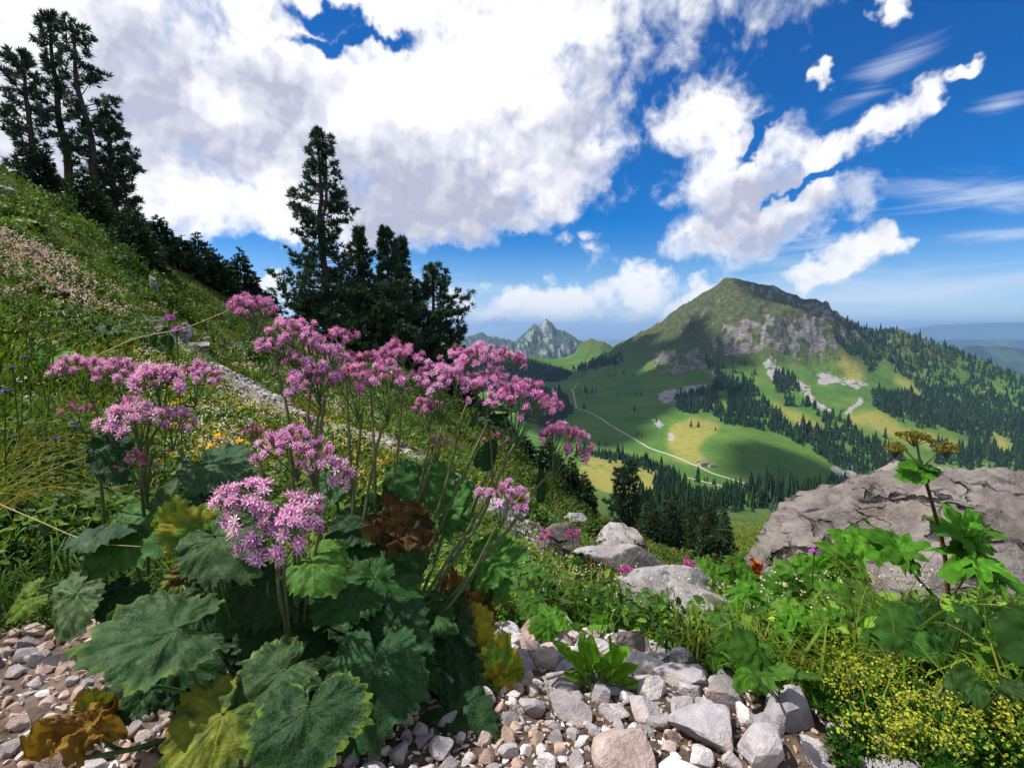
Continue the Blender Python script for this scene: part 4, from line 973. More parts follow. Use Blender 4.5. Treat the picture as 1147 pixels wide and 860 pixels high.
# a floret: tube, five recurved lobes, two long style branches
def floret_tmpl():
    V, F, C = [], [], []
    n = 5; a = np.arange(n) * 2 * math.pi / n
    for z, r in ((0, .06), (.55, .10), (.7, .17)):
        V += [(r * math.cos(t), r * math.sin(t), z) for t in a]; C += [(.62, .40, .50) if z == 0 else (.85, .72, .85)] * n
    for k in range(2): F += [(k * n + i, k * n + (i + 1) % n, (k + 1) * n + (i + 1) % n, (k + 1) * n + i) for i in range(n)]
    for t in a:
        b = len(V); e = .26
        V += [(.15 * math.cos(t - e), .15 * math.sin(t - e), .68), (.40 * math.cos(t - .20), .40 * math.sin(t - .20), .86), (.60 * math.cos(t), .60 * math.sin(t), .84), (.40 * math.cos(t + .2), .40 * math.sin(t + .2), .86)]
        F.append((b, b + 1, b + 2, b + 3)); C += [(.8, .55, .8), (1, 1, 1), (1.05, 1.05, 1.05), (1, 1, 1)]
        b = len(V); V += [(.15 * math.cos(t - e), .15 * math.sin(t - e), .68), (.40 * math.cos(t + .2), .40 * math.sin(t + .2), .86), (.15 * math.cos(t + e), .15 * math.sin(t + e), .68), (.1 * math.cos(t), .1 * math.sin(t), .66)]; F.append((b, b + 1, b + 2, b + 3)); C += [(.8, .55, .8), (1, 1, 1), (.8, .55, .8), (.6, .4, .6)]
    for s in (-1, 1):
        b = len(V); V += [(-.02, .02 * s, .6), (.02, .02 * s, .6), (.03, .13 * s, 1.15), (.0, .26 * s, 1.32)]; F.append((b, b + 1, b + 2, b + 3)); C += [(.8, .6, .8), (.8, .6, .8), (.9, .75, .9), (1.1, 1, 1.1)]
    return np.array(V), np.array(F), np.array(C)
FT = floret_tmpl()

def frames(D, rng):
    """rotation matrices with z along D and a random spin"""
    D = D / np.linalg.norm(D, axis=1)[:, None]; X = np.cross(D, rng.normal(size=D.shape)); X /= np.linalg.norm(X, axis=1)[:, None] + 1e-9; Y = np.cross(D, X)
    return np.stack([X, Y, D], -1)

def stamp(m, tmpl, P, D, S, C, rng):
    V, F, TC = tmpl; M = frames(D, rng); k = len(P)
    W_ = np.einsum('kij,vj->kvi', M, V) * S[:, None, None] + P[:, None]
    m.add(W_.reshape(-1, 3), (F[None] + (np.arange(k) * len(V))[:, None, None]).reshape(-1, F.shape[1]), np.clip(TC[None] * C[:, None], 0, .95).reshape(-1, 3))

def flower_head(parent, centre, w, h, axis, seed, tone=0, stem_top=None, stem_mb=None, dens=1.0, size=.0165, flat=.5, bud=False):
    """a flat-domed cluster: pedicels, small green cups, pink florets"""
    rng = np.random.default_rng(seed); c = np.asarray(centre, float); ax = unit(axis); M = frames(ax[None], np.random.default_rng(1))[0]
    rx, rz = w * .5, h * .5
    nc = int(np.clip(38 * dens * (w / .13) ** 1.6, 6, 80)); fl, br = MB(), MB()
    q = np.sqrt((np.arange(nc) + .5) / nc); a = np.arange(nc) * 2.39996 + rng.normal(size=nc) * .25; lob = 1 + .18 * np.sin(a * 3 + seed) + .12 * rng.normal(size=nc)
    loc = np.stack([q * np.cos(a) * rx * lob, q * np.sin(a) * rx * lob * .9, rz * (.75 - 1.35 * q ** 2 * flat * 2 * .7) + rng.normal(size=nc) * rz * .22], 1); loc[:, 2] -= rz * .2
    P = c + loc @ M.T; node = c - ax * rz * 1.6 if stem_top is None else np.asarray(stem_top)
    # branches fork once before they reach the cups
    nb = max(4, nc // 5); ba = np.arange(nb) * 2.4; bq = np.sqrt((np.arange(nb) + .5) / nb); bl = np.stack([bq * np.cos(ba) * rx * .6, bq * np.sin(ba) * rx * .55, 0 * ba - rz * .75], 1); BP = c + bl @ M.T
    D = unit(ax)[None] * .9 + (loc @ M.T) / rx * .75; D /= np.linalg.norm(D, axis=1)[:, None]
    gcol = np.array([.06, .10, .035])
    for b_ in BP: br_p = bez(node, (node + b_) / 2 + ax * rz * .1 - (b_ - node) * .05, b_, 5); stem_mb.add(*tube(br_p, [.0018, .0016, .0014, .0013, .0012], 5), gcol * rng.uniform(.8, 1.3))
    for p, d in zip(P, D):
        j = np.argmin(np.linalg.norm(BP - p, axis=1)); e = p - d * size * .75; stem_mb.add(*tube(bez(BP[j], BP[j] * .4 + e * .6 - ax * .002, e, 4), .0009, 4), gcol * rng.uniform(.8, 1.3))
        br.add(*tube([e - d * .001, e + d * size * .3, e + d * size * .75, e + d * size * .95], [.0011, .0026, .0029, .0024], 6), np.array([.14, .10, .07]) * rng.uniform(.7, 1.4) + np.array([.05, .0, .02]))
    nf = 8 if not bud else 4; FP = np.repeat(P, nf, 0) ; FD = np.repeat(D, nf, 0) + rng.normal(size=(nc * nf, 3)) * .5
    base = np.array([[.76, .38, .71], [.67, .27, .58], [.82, .47, .76], [.52, .16, .36]][tone]); C = base[None] * (1 + .25 * rng.normal(size=(nc * nf, 1)) * .7) * np.stack([np.ones(nc * nf), 1 + .25 * rng.normal(size=nc * nf) * .6, np.ones(nc * nf)], 1)
    age = np.repeat(rng.random(nc), nf)[:, None]; C = np.where(age > .86, C * np.array([.62, .42, .50]), np.where(age < .14, C * np.array([1.12, 1.35, 1.12]), C)); C = np.clip(C, .04, .9); S = size * np.where(age[:, 0] > .86, .65, 1) * rng.uniform(.75, 1.2, nc * nf) * (.7 if bud else 1)
    FP = FP + rng.normal(size=FP.shape) * .0012
    stamp(fl, FT, FP, FD, S, C, rng)
    o = fl.build('flower_head', PETAL, parent); br.build('bracts', STALK, o); return o

def stem_pts(pts, n=24):
    P = np.array(pts); k = len(P); t = np.linspace(0, k - 1, n)
    out = np.zeros((n, 3))
    for i, u in enumerate(t):                                   # Catmull-Rom through the surveyed points
        j = min(int(u), k - 2); f = u - j; a, b, c, d = P[max(j - 1, 0)], P[j], P[j + 1], P[min(j + 2, k - 1)]
        out[i] = .5 * (2 * b + (c - a) * f + (2 * a - 5 * b + 4 * c - d) * f * f + (3 * b - a - 3 * c + d) * f ** 3)
    return out

def add_stem(root, heads, name='stem'):
    """heads: (px, py, Y, w px, h px, tone, dens, axis, [points of the stem downwards])"""
    for i, (px, py, Y, w, h, tone, dens, axis, path) in enumerate(heads):
        sm = MB(); k = Y / FPX; c = at(px, py, Y); ax = unit(axis); top = c - ax * (h * k * .95 + .012)
        pts = stem_pts([top] + [at(*p) for p in path]); g = np.linspace(0, 1, len(pts))
        sm.add(*tube(pts, .0021 + .0020 * g, 8), np.stack([.055 + .05 * (1 - g), .105 - .02 * (1 - g), .035 + 0 * g], 1).repeat(8, 0))
        s = sm.n
        flower_head(root, c, w * k * .86, h * k * .8, axis, int(px * 7 + py), tone, top, sm, dens, size=.0108 + .0042 * (tone == 2), bud=(tone == 3))
        sm.build(name, STALK, root)

def petiole(root, pts, r0=.0026, r1=.004, col=(.05, .10, .03)):
    m = MB(); P = stem_pts(pts, 14); m.add(*tube(P, np.linspace(r0, r1, 14), 7), col); return m.build('petiole', STALK, root)

def big_leaf(root, a, t, hint=(0, -.5, .85), pet=None, **kw):
    """leaf given by attachment and tip as (px, py, depth), with its petiole"""
    A, T = at(*a), at(*t); leaf_obj(root, A, T, hint, **kw)
    if pet: petiole(root, [A] + [at(*p) for p in pet])

TOCAM = (0.05, -.75, .65)
# --- main plant
base = at(440, 770, .95); main = tag(empty('flowering_plant', base), 'tall many-stemmed plant with pink flower heads and big toothed leaves, centre of the foreground', 'plant', 'pink flowering plants')
def rel(root):
    """children built in world space keep their place under a moved root"""
    bpy.context.view_layer.update(); mi = root.matrix_world.inverted()
    for o in bpy.data.objects:
        if o.parent is root: o.matrix_parent_inverse = mi
B = (430, 720, .98)
add_stem(main, [
 (283, 344, 1.12, 64, 34, 1, 1.1, (-.05, 0, 1), [(305, 400, 1.11), (322, 462, 1.08), (330, 560, 1.04), (350, 680, 1.0)]),
 (325, 376, 1.05, 78, 56, 0, 1.1, (-.3, -.3, 1), [(345, 470, 1.05), (352, 560, 1.02), (370, 690, .99)]),
 (358, 398, 1.06, 70, 56, 0, 1.1, (.15, -.3, 1), [(362, 450, 1.05), (356, 560, 1.02), (372, 690, .99)]),
 (348, 426, 1.04, 74, 38, 0, 1., (-.2, -.4, 1), [(356, 470, 1.04), (354, 560, 1.02), (371, 690, .99)]),
 (395, 422, 1.12, 62, 46, 1, 1.0, (-.1, 0, 1), [(405, 470, 1.1), (395, 580, 1.06), (400, 700, 1.0)]),
 (432, 424, 1.08, 62, 48, 0, 1.1, (0, -.1, 1), [(425, 490, 1.07), (408, 580, 1.03), (400, 700, .99)]),
 (448, 398, 1.13, 60, 40, 1, 1.2, (0, 0, 1), [(450, 450, 1.12), (440, 540, 1.08), (405, 640, 1.03), (392, 720, .98)]),
 (410, 402, 1.2, 46, 28, 1, 1.0, (-.1, 0, 1), [(416, 450, 1.18), (420, 560, 1.1), (410, 690, 1.02)]),
 (497, 424, 1.10, 84, 52, 0, 1.2, (.1, -.15, 1), [(492, 490, 1.09), (468, 560, 1.06), (430, 640, 1.02), (402, 720, .98)]),
 (530, 400, 1.18, 78, 42, 0, 1.2, (-.05, -.1, 1), [(520, 460, 1.16), (500, 540, 1.12), (470, 630, 1.06), (440, 720, 1.0)]),
 (567, 404, 1.22, 50, 38, 1, 1.1, (.15, 0, 1), [(555, 455, 1.2), (520, 530, 1.14), (480, 620, 1.07), (445, 720, 1.0)]),
 (545, 428, 1.14, 60, 40, 0, 1.1, (.0, -.1, 1), [(548, 480, 1.13), (548, 560, 1.1), (500, 640, 1.05), (452, 730, 1.0)]),
 (586, 446, 1.08, 88, 60, 1, 1.25, (.18, -.1, 1), [(575, 500, 1.08), (545, 560, 1.06), (500, 630, 1.03), (445, 720, .99)]),
 (636, 492, 1.10, 68, 52, 1, 1.2, (.35, -.1, 1), [(618, 528, 1.1), (590, 560, 1.08), (572, 590, 1.06), (520, 650, 1.03), (455, 730, .99)]),
 (566, 556, .98, 58, 36, 0, 1.1, (.15, -.2, 1), [(556, 590, .98), (530, 640, .98), (495, 690, .97), (450, 750, .95)]),
 (490, 494, 1.2, 34, 18, 3, .8, (0, 0, 1), [(486, 540, 1.18), (460, 630, 1.1), (420, 720, 1.0)]),
 (556, 492, 1.2, 36, 22, 3, .8, (.1, 0, 1), [(545, 530, 1.17), (510, 620, 1.1), (450, 720, 1.0)]),
 (480, 456, 1.18, 40, 24, 1, .9, (0, 0, 1), [(478, 510, 1.16), (455, 600, 1.1), (415, 720, 1.0)]),
 (345, 474, 1.1, 28, 22, 3, .8, (0, 0, 1), [(350, 530, 1.08), (368, 690, 1.0)]),
 (380, 378, 1.2, 40, 24, 1, .9, (-.1, 0, 1), [(388, 440, 1.18), (395, 560, 1.1), (402, 700, 1.0)]),
])
YE = dict(edge=(.12, .15, .02))
big_leaf(main, (400, 660, .93), (352, 680, .86), (0, -.35, .95), [(440, 700, .97), (445, 760, .96)], seed=1, col=GREEN, wid=1.15, droop=.35)
big_leaf(main, (420, 648, .96), (466, 700, .90), (.2, -.6, .8), [(430, 700, .97), (440, 760, .96)], seed=2, col=GREEN, wid=1.0, droop=.3, **YE)
big_leaf(main, (345, 792, .66), (335, 880, .58), (0, -.62, .8), [(350, 770, .72), (400, 770, .9)], seed=3, col=DGREEN, wid=1.25, droop=.25, edge=(.10, .17, .03))
big_leaf(main, (418, 742, .80), (402, 850, .70), (-.1, -.85, .55), [(430, 720, .85), (440, 760, .95)], seed=4, col=(.012, .044, .022), wid=.95, droop=.3)
big_leaf(main, (437, 700, .88), (404, 790, .80), (-.3, -.7, .6), [(440, 720, .9), (445, 770, .95)], seed=5, col=(.010, .038, .020), wid=.9, droop=.3)
big_leaf(main, (318, 752, .76), (248, 812, .70), (-.2, -.6, .8), [(335, 735, .8), (350, 720, .9), (400, 760, .95)], seed=6, col=GREY, wid=.85, droop=.15, fold=.25, edge=(.12, .2, .04))
big_leaf(main, (492, 690, .98), (508, 748, .90), (0, -.85, .5), [(470, 680, 1.0), (445, 760, .96)], seed=7, col=DGREEN, wid=.9, droop=.3)
big_leaf(main, (470, 682, .99), (500, 700, .92), (0, -.6, .8), [(455, 720, 1.0), (445, 760, .96)], seed=8, col=GREEN, wid=.9, droop=.3)
big_leaf(main, (553, 768, .95), (578, 828, .90), (.2, -.9, .3), [(520, 768, .93), (470, 780, .91), (445, 790, .93)], seed=9, col=(.11, .17, .02), wid=.75, droop=.2, edge=(.22, .085, .012), blotch=((.30, .22, .02), .45), wave=.07)
big_leaf(main, (556, 762, .96), (566, 718, .93), (.2, -.9, .3), seed=19, col=(.07, .15, .022), wid=.7, droop=.2, edge=(.22, .12, .012), blotch=((.26, .20, .02), .4), wave=.07)
big_leaf(main, (518, 700, 1.0), (545, 745, .96), (.1, -.85, .5), [(500, 690, 1.0), (450, 750, .96)], seed=10, col=YELL, wid=1.0, droop=.25, blotch=((.20, .11, .02), .45))
big_leaf(main, (520, 690, 1.04), (552, 668, 1.02), (0, -.9, .4), seed=11, col=(.16, .075, .02), wid=.8, crumple=.35, blotch=((.05, .025, .012), .5), vein=(1.2, 1.2, 1.2))
big_leaf(main, (505, 655, 1.08), (520, 695, 1.06), (0, -.9, .4), seed=18, col=(.14, .06, .02), wid=.5, crumple=.35, vein=(1.2, 1.2, 1.2))
big_leaf(main, (525, 735, .98), (505, 772, .95), (.2, -.8, .5), seed=12, col=(.028, .030, .014), wid=.9, crumple=.3, blotch=((.10, .05, .02), .35))
big_leaf(main, (440, 580, 1.0), (486, 612, .97), (0, -.7, .6), [(430, 640, 1.0), (435, 740, .98)], seed=13, col=(.075, .036, .018), wid=.8, crumple=.30, blotch=((.025, .014, .009), .55), vein=(1.3, 1.2, 1.2))
big_leaf(main, (448, 596, .99), (428, 580, .98), (0, -.7, .6), seed=14, col=(.09, .045, .02), wid=.6, crumple=.4, vein=(1.3, 1.2, 1.2))
big_leaf(main, (540, 628, 1.08), (582, 612, 1.04), (0, -.55, .85), [(520, 660, 1.04), (460, 740, .98)], seed=15, col=(.035, .12, .022), wid=1.0, droop=.3)
big_leaf(main, (545, 640, 1.08), (570, 672, 1.04), (.1, -.7, .7), [(520, 680, 1.02), (460, 750, .98)], seed=16, col=(.03, .10, .022), wid=.9, droop=.3)
big_leaf(main, (470, 545, 1.14), (430, 530, 1.1), (0, -.6, .8), [(465, 600, 1.1), (435, 700, 1.0)], seed=17, col=(.024, .08, .026), wid=1.1)
big_leaf(main, (480, 540, 1.16), (520, 566, 1.14), (0, -.6, .8), [(470, 600, 1.1), (438, 700, 1.0)], seed=20, col=(.03, .10, .024), wid=1.0)
big_leaf(main, (410, 585, 1.05), (370, 600, 1.0), (0, -.6, .8), [(415, 640, 1.03), (428, 720, .99)], seed=21, col=DGREEN, wid=1.1)
big_leaf(main, (395, 610, 1.02), (425, 640, .97), (0, -.6, .8), [(405, 660, 1.0), (430, 740, .97)], seed=22, col=GREEN, wid=1.0)
big_leaf(main, (548, 460, 1.12), (580, 452, 1.08), (0, -.3, .95), seed=23, col=(.012, .03, .022), shape=LANCE, teeth=.02, wid=1.3, na=70)
big_leaf(main, (530, 474, 1.12), (574, 456, 1.1), (0, -.4, .9), seed=24, col=(.014, .04, .022), shape=LANCE, teeth=.02, wid=1.2, na=70)
big_leaf(main, (540, 520, 1.12), (556, 492, 1.12), (.3, -.8, .4), seed=25, col=DGREEN, shape=OVAL, teeth=.05, na=70)
big_leaf(main, (605, 560, 1.1), (608, 524, 1.1), (.3, -.8, .4), seed=26, col=DGREEN, shape=LANCE, teeth=.05, na=70)
big_leaf(main, (462, 640, 1.02), (440, 610, .99), (0, -.7, .7), [(455, 690, 1.0), (442, 750, .97)], seed=27, col=GREEN, shape=HEART, wid=1.1)
big_leaf(main, (480, 800, .86), (470, 850, .80), (0, -.75, .65), [(465, 790, .88), (450, 780, .93)], seed=28, col=(.02, .05, .018), wid=.9, blotch=(YELL, .4))
big_leaf(main, (512, 790, .90), (540, 860, .82), (0, -.75, .6), [(480, 790, .9), (450, 780, .93)], seed=29, col=(.012, .04, .02), wid=.6, droop=.3)
big_leaf(main, (468, 812, .84), (484, 838, .80), (0, -.75, .6), seed=30, col=YELL, shape=HEART, wid=.9)
big_leaf(main, (500, 570, 1.15), (530, 540, 1.13), (0, -.6, .8), [(490, 620, 1.1), (450, 720, 1.0)], seed=31, col=(.03, .095, .03), wid=1.0)
big_leaf(main, (375, 540, 1.12), (345, 566, 1.08), (0, -.6, .8), [(385, 600, 1.08), (420, 720, 1.0)], seed=32, col=(.02, .065, .03), wid=1.0)
big_leaf(main, (432, 560, 1.13), (455, 592, 1.1), (.1, -.7, .7), [(430, 620, 1.08), (430, 720, 1.0)], seed=33, col=GREEN, wid=1.0)
RM = np.random.default_rng(19)
for k in range(13):                                            # the dense lower leaves of the clump
    a_ = (RM.uniform(300, 510), RM.uniform(640, 800), 0); yy = float(np.interp(a_[1], [640, 800], [1.06, .80])) + RM.uniform(-.03, .05); an = RM.uniform(.2, 2.9); ln = RM.uniform(45, 75)
    kd = RM.random(); c_ = [DGREEN, (.010, .040, .022), GREEN, (.03, .06, .012), YELL][min(int(kd * 5), 4) if kd < .9 else 4] if k % 5 == 0 else (DGREEN if k % 2 else (.011, .042, .020))
    big_leaf(main, (a_[0], a_[1], yy), (a_[0] + math.cos(an) * ln, a_[1] + math.sin(an) * ln * .8, yy - .05), (RM.normal() * .3, -.65, .75), [(a_[0] * .6 + 172, a_[1] * .5 + 375, .97)] if a_[1] < 720 else [((a_[0] + 430) / 2, a_[1] + 8, yy + .04), (432, 775, .95)], seed=200 + k, col=c_, wid=RM.uniform(.8, 1.1), droop=.3)
rel(main)

# --- near plant with the big flower head and the large leaves at the bottom left
nearp = tag(empty('flowering_plant', at(262, 770, .93)), 'low plant with a large loose pink flower head and a huge grey-green leaf', 'plant', 'pink flowering plants')
add_stem(nearp, [
 (272, 566, .80, 76, 66, 2, 1.0, (-.35, -.7, .8), [(310, 640, .83), (322, 720, .88), (318, 770, .92)]),
 (330, 582, .80, 72, 60, 2, 1.0, (.35, -.7, .8), [(318, 640, .83), (324, 720, .88), (318, 770, .92)]),
 (298, 610, .79, 56, 44, 2, 1.0, (0, -.9, .6), [(312, 660, .83), (323, 720, .88), (318, 770, .92)]),
 (322, 496, .92, 76, 42, 0, 1.1, (-.15, -.2, 1), [(328, 545, .91), (330, 640, .90), (330, 760, .93)]),
 (352, 510, .92, 50, 38, 0, 1.0, (.1, -.3, 1), [(342, 560, .91), (334, 640, .90), (332, 760, .93)]),
 (376, 528, .93, 44, 36, 2, 1.0, (.3, -.3, .9), [(362, 580, .92), (345, 660, .91), (334, 760, .93)]),
 (285, 482, 1.0, 24, 18, 3, .8, (0, 0, 1), [(295, 540, .98), (318, 680, .94)]),
])
big_leaf(nearp, (196, 706, .76), (74, 730, .70), (-.05, -.42, .9), [(206, 730, .78), (226, 775, .84), (255, 800, .92)], seed=41, col=(.026, .062, .034), wid=.92, droop=.12, fold=.06, edge=(.07, .13, .03), vein=(.7, .8, .75), teeth=.15, nteeth=11)
big_leaf(nearp, (236, 604, .95), (170, 588, .92), (0, -.85, .5), [(250, 640, .95), (270, 740, .93)], seed=42, col=(.07, .14, .022), wid=.8, edge=(.22, .20, .02), blotch=((.18, .18, .02), .4), droop=.1)
big_leaf(nearp, (200, 600, .97), (196, 560, .95), (0, -.9, .3), seed=43, col=(.09, .15, .022), wid=1.0, edge=(.22, .2, .02))
big_leaf(nearp, (240, 600, .9), (276, 640, .84), (.1, -.7, .7), [(250, 660, .92), (275, 750, .93)], seed=44, col=GREY, wid=.9, droop=.25)
big_leaf(nearp, (205, 640, .95), (255, 622, .95), (0, -.8, .4), seed=45, col=(.06, .022, .012), wid=.35, crumple=.2, vein=(1.2, 1.2, 1.2))
big_leaf(nearp, (350, 628, .90), (378, 652, .86), (0, -.6, .8), [(345, 660, .91), (335, 750, .93)], seed=46, col=(.045, .12, .024), wid=1.2, droop=.4)
big_leaf(nearp, (235, 520, 1.12), (278, 532, 1.08), (0, -.5, .9), [(240, 580, 1.05), (268, 720, .95)], seed=47, col=(.022, .06, .042), wid=1.0)
big_leaf(nearp, (225, 560, 1.08), (190, 580, 1.04), (0, -.6, .8), [(235, 620, 1.0), (266, 740, .94)], seed=48, col=GREEN, wid=1.0)
big_leaf(nearp, (250, 585, 1.0), (290, 570, .98), (0, -.6, .8), [(255, 640, .97), (270, 740, .93)], seed=49, col=DGREEN, wid=1.0)
big_leaf(nearp, (160, 775, .80), (92, 792, .74), (0, -.5, .9), [(185, 770, .85), (240, 785, .92)], seed=50, col=DGREEN, wid=.8, droop=.3)
big_leaf(nearp, (250, 800, .70), (178, 868, .63), (0, -.7, .7), [(265, 770, .8), (262, 790, .92)], seed=51, col=(.10, .12, .016), wid=1.1, droop=.2, edge=(.16, .11, .015), blotch=((.045, .08, .018), .45))
big_leaf(nearp, (100, 812, .72), (20, 842, .68), (0, -.6, .8), [(140, 840, .76), (210, 820, .86)], seed=52, col=(.20, .11, .022), wid=.6, crumple=.4, blotch=((.08, .03, .01), .45), vein=(1.2, 1.2, 1.2))
big_leaf(nearp, (90, 800, .74), (78, 850, .70), (0, -.7, .7), seed=53, col=(.22, .13, .03), wid=.6, crumple=.4, vein=(1.2, 1.2, 1.2))
big_leaf(nearp, (112, 800, .75), (90, 778, .73), (0, -.7, .7), seed=54, col=(.12, .13, .02), wid=.8, blotch=((.2, .10, .02), .5))
big_leaf(nearp, (290, 660, .9), (330, 690, .88), (0, -.7, .7), [(295, 700, .92), (300, 760, .93)], seed=55, col=(.010, .032, .014), wid=1.0)
big_leaf(nearp, (300, 700, .9), (360, 720, .88), (0, -.7, .7), [(300, 730, .92), (300, 770, .93)], seed=56, col=(.010, .034, .014), wid=1.0)
big_leaf(nearp, (265, 700, .92), (250, 664, .92), (0, -.8, .5), seed=57, col=(.02, .07, .02), shape=HEART, wid=1.0)
petiole(nearp, [at(70, 852, .7), at(150, 838, .76), at(235, 812, .9)], .003, .0045, (.07, .13, .03))
for k, (a_, b_) in enumerate([((232, 640, .95), (262, 760, .93)), ((240, 655, .94), (268, 765, .93)), ((300, 650, .9), (308, 765, .93)), ((286, 640, .92), (300, 765, .93)), ((225, 690, .9), (262, 750, .93)), ((330, 620, .95), (322, 765, .94)), ((342, 620, .97), (328, 765, .94))]):
    petiole(nearp, [at(*a_), at((a_[0] + b_[0]) / 2 - 4, (a_[1] + b_[1]) / 2, a_[2]), at(*b_)], .0028, .004)
for k in range(12):
    a_ = (RM.uniform(190, 330), RM.uniform(640, 760), 0); yy = float(np.interp(a_[1], [640, 760], [1.02, .88])) + RM.uniform(-.02, .05); an = RM.uniform(.3, 2.9); ln = RM.uniform(38, 62)
    big_leaf(nearp, (a_[0], a_[1], yy), (a_[0] + math.cos(an) * ln, a_[1] + math.sin(an) * ln * .8, yy - .04), (RM.normal() * .3, -.65, .75), [((a_[0] + 270) / 2, a_[1] * .5 + 385, .94)], seed=240 + k, col=[DGREEN, (.010, .040, .018), (.06, .09, .014), DGREEN][k % 4], wid=RM.uniform(.8, 1.1), droop=.3)
rel(nearp)

# --- left plant
leftp = tag(empty('flowering_plant', at(165, 640, 1.2)), 'plant with broad sideways pink flower clusters at the left, among the meadow grass', 'plant', 'pink flowering plants')
add_stem(leftp, [
 (88, 410, 1.12, 64, 26, 0, 1.0, (-.15, -.1, 1), [(100, 445, 1.14), (140, 520, 1.16), (163, 560, 1.18), (166, 640, 1.22)]),
 (132, 416, 1.12, 60, 32, 0, 1.0, (0, -.1, 1), [(150, 470, 1.14), (160, 540, 1.17), (166, 640, 1.22)]),
 (176, 424, 1.10, 62, 36, 2, 1.0, (.05, -.2, 1), [(166, 480, 1.13), (162, 550, 1.17), (166, 640, 1.22)]),
 (222, 420, 1.12, 54, 32, 0, 1.0, (.2, -.1, 1), [(195, 460, 1.13), (166, 500, 1.14), (163, 560, 1.17), (166, 640, 1.22)]),
 (145, 466, 1.06, 72, 34, 2, 1.0, (-.1, -.3, 1), [(158, 510, 1.1), (164, 560, 1.16), (166, 640, 1.22)]),
 (192, 470, 1.08, 56, 34, 0, 1.0, (.15, -.2, 1), [(172, 510, 1.1), (165, 560, 1.16), (166, 640, 1.22)]),
 (88, 458, 1.14, 40, 22, 3, 1.0, (-.1, 0, 1), [(105, 490, 1.15), (115, 560, 1.17), (118, 620, 1.22)]),
 (154, 516, 1.06, 40, 26, 3, 1.2, (0, -.1, 1), [(158, 545, 1.1), (166, 620, 1.2)]),
])
big_leaf(leftp, (118, 590, 1.1), (92, 604, 1.02), (0, -.6, .8), [(120, 620, 1.15), (118, 660, 1.2)], seed=61, col=(.02, .05, .036), wid=1.2, droop=.4)
big_leaf(leftp, (140, 590, 1.12), (180, 606, 1.06), (0, -.6, .8), [(150, 620, 1.15), (160, 660, 1.2)], seed=62, col=(.025, .085, .022), wid=1.2, droop=.3)
big_leaf(leftp, (85, 665, 1.0), (50, 716, .96), (-.1, -.5, .85), [(95, 650, 1.05), (118, 650, 1.18)], seed=63, col=(.058, .10, .07), wid=1.2, droop=.3)
big_leaf(leftp, (35, 668, 1.02), (2, 692, 1.0), (0, -.6, .8), [(60, 655, 1.08), (100, 650, 1.18)], seed=64, col=(.07, .12, .02), wid=1.0, droop=.2)
big_leaf(leftp, (140, 660, 1.06), (108, 690, 1.0), (0, -.6, .8), [(150, 650, 1.12), (160, 660, 1.2)], seed=65, col=DGREEN, wid=1.1, droop=.3)
big_leaf(leftp, (120, 500, 1.14), (138, 540, 1.1), (.3, -.8, .4), seed=66, col=DGREEN, shape=HEART, wid=.9)
big_leaf(leftp, (175, 570, 1.14), (206, 520, 1.2), (.3, -.7, .6), seed=67, col=(.035, .075, .045), shape=LANCE, wid=1.3, teeth=.02, na=70)
rel(leftp)
# ------------------------------------------------------------------ grass, herbs, flowers and bushes
GRASS = leaf_mat('grass_blade', .35, .55, .15, .35, tint=(1.4, 1.25, .66), nscale=6)
PETAL2 = leaf_mat('small_petals', .25, .6, .1, .2, nscale=30)

def ok_ground(x, y, path=.45, scree=True):
    k = poly_dist(x, y, PATH) > path
    if scree: k &= scree_mask(x, y) < .5
    return k

def polar(rng, n, a0, a1, r0, r1):
    az = rng.uniform(R(a0), R(a1), n); r = np.exp(rng.uniform(math.log(r0), math.log(r1), n)); return r * np.sin(az), r * np.cos(az), r

def blade_strip(m, x, y, z, h, w, lean, ang, col):
    """bent blades of three quads' width each: root, middle, tip"""
    n = len(x); d = np.stack([np.cos(ang), np.sin(ang), 0 * ang], 1); s = np.stack([-np.sin(ang), np.cos(ang), 0 * ang], 1) * (w * .5)[:, None]
    P0 = np.stack([x, y, z], 1); up = np.array([0, 0, 1.0])
    P1 = P0 + up * (h * .55)[:, None] + d * (h * lean * .25)[:, None]; P2 = P0 + up * (h * (.95 - .25 * lean))[:, None] + d * (h * lean * .8)[:, None]; P3 = P0 + up * (h * (1.05 - .55 * lean))[:, None] + d * (h * lean * 1.25)[:, None]
    V = np.stack([P0 - s, P0 + s, P1 + s * .9, P1 - s * .9, P2 + s * .55, P2 - s * .55, P3], 1).reshape(-1, 3)
    i = (np.arange(n) * 7)[:, None]; m.add(V, np.concatenate([i + [0, 1, 2, 3], i + [3, 2, 4, 5]]), np.repeat(col, 7, 0)); m.f.append((i + [5, 4, 6]) + m.n - len(V))

def leaflets(m, P, nrm, size, col, rng, asp=.55):
    """small folded leaves facing about the given normals"""
    n = len(P); N = nrm / np.linalg.norm(nrm, axis=1)[:, None]; X = np.cross(N, rng.normal(size=N.shape)); X /= np.linalg.norm(X, axis=1)[:, None] + 1e-9; Y = np.cross(N, X); S = size[:, None]
    V = np.stack([P, P + S * (X * .35 + Y * asp * .5 + N * .08), P + S * (X * .75 + Y * asp * .4 + N * .07), P + S * X + N * S * -.08, P + S * (X * .75 - Y * asp * .4 + N * .07), P + S * (X * .35 - Y * asp * .5 + N * .08)], 1).reshape(-1, 3)
    i = (np.arange(n) * 6)[:, None]; m.add(V, np.concatenate([i + [0, 1, 2, 3], i + [0, 3, 4, 5]]), np.repeat(col, 6, 0))

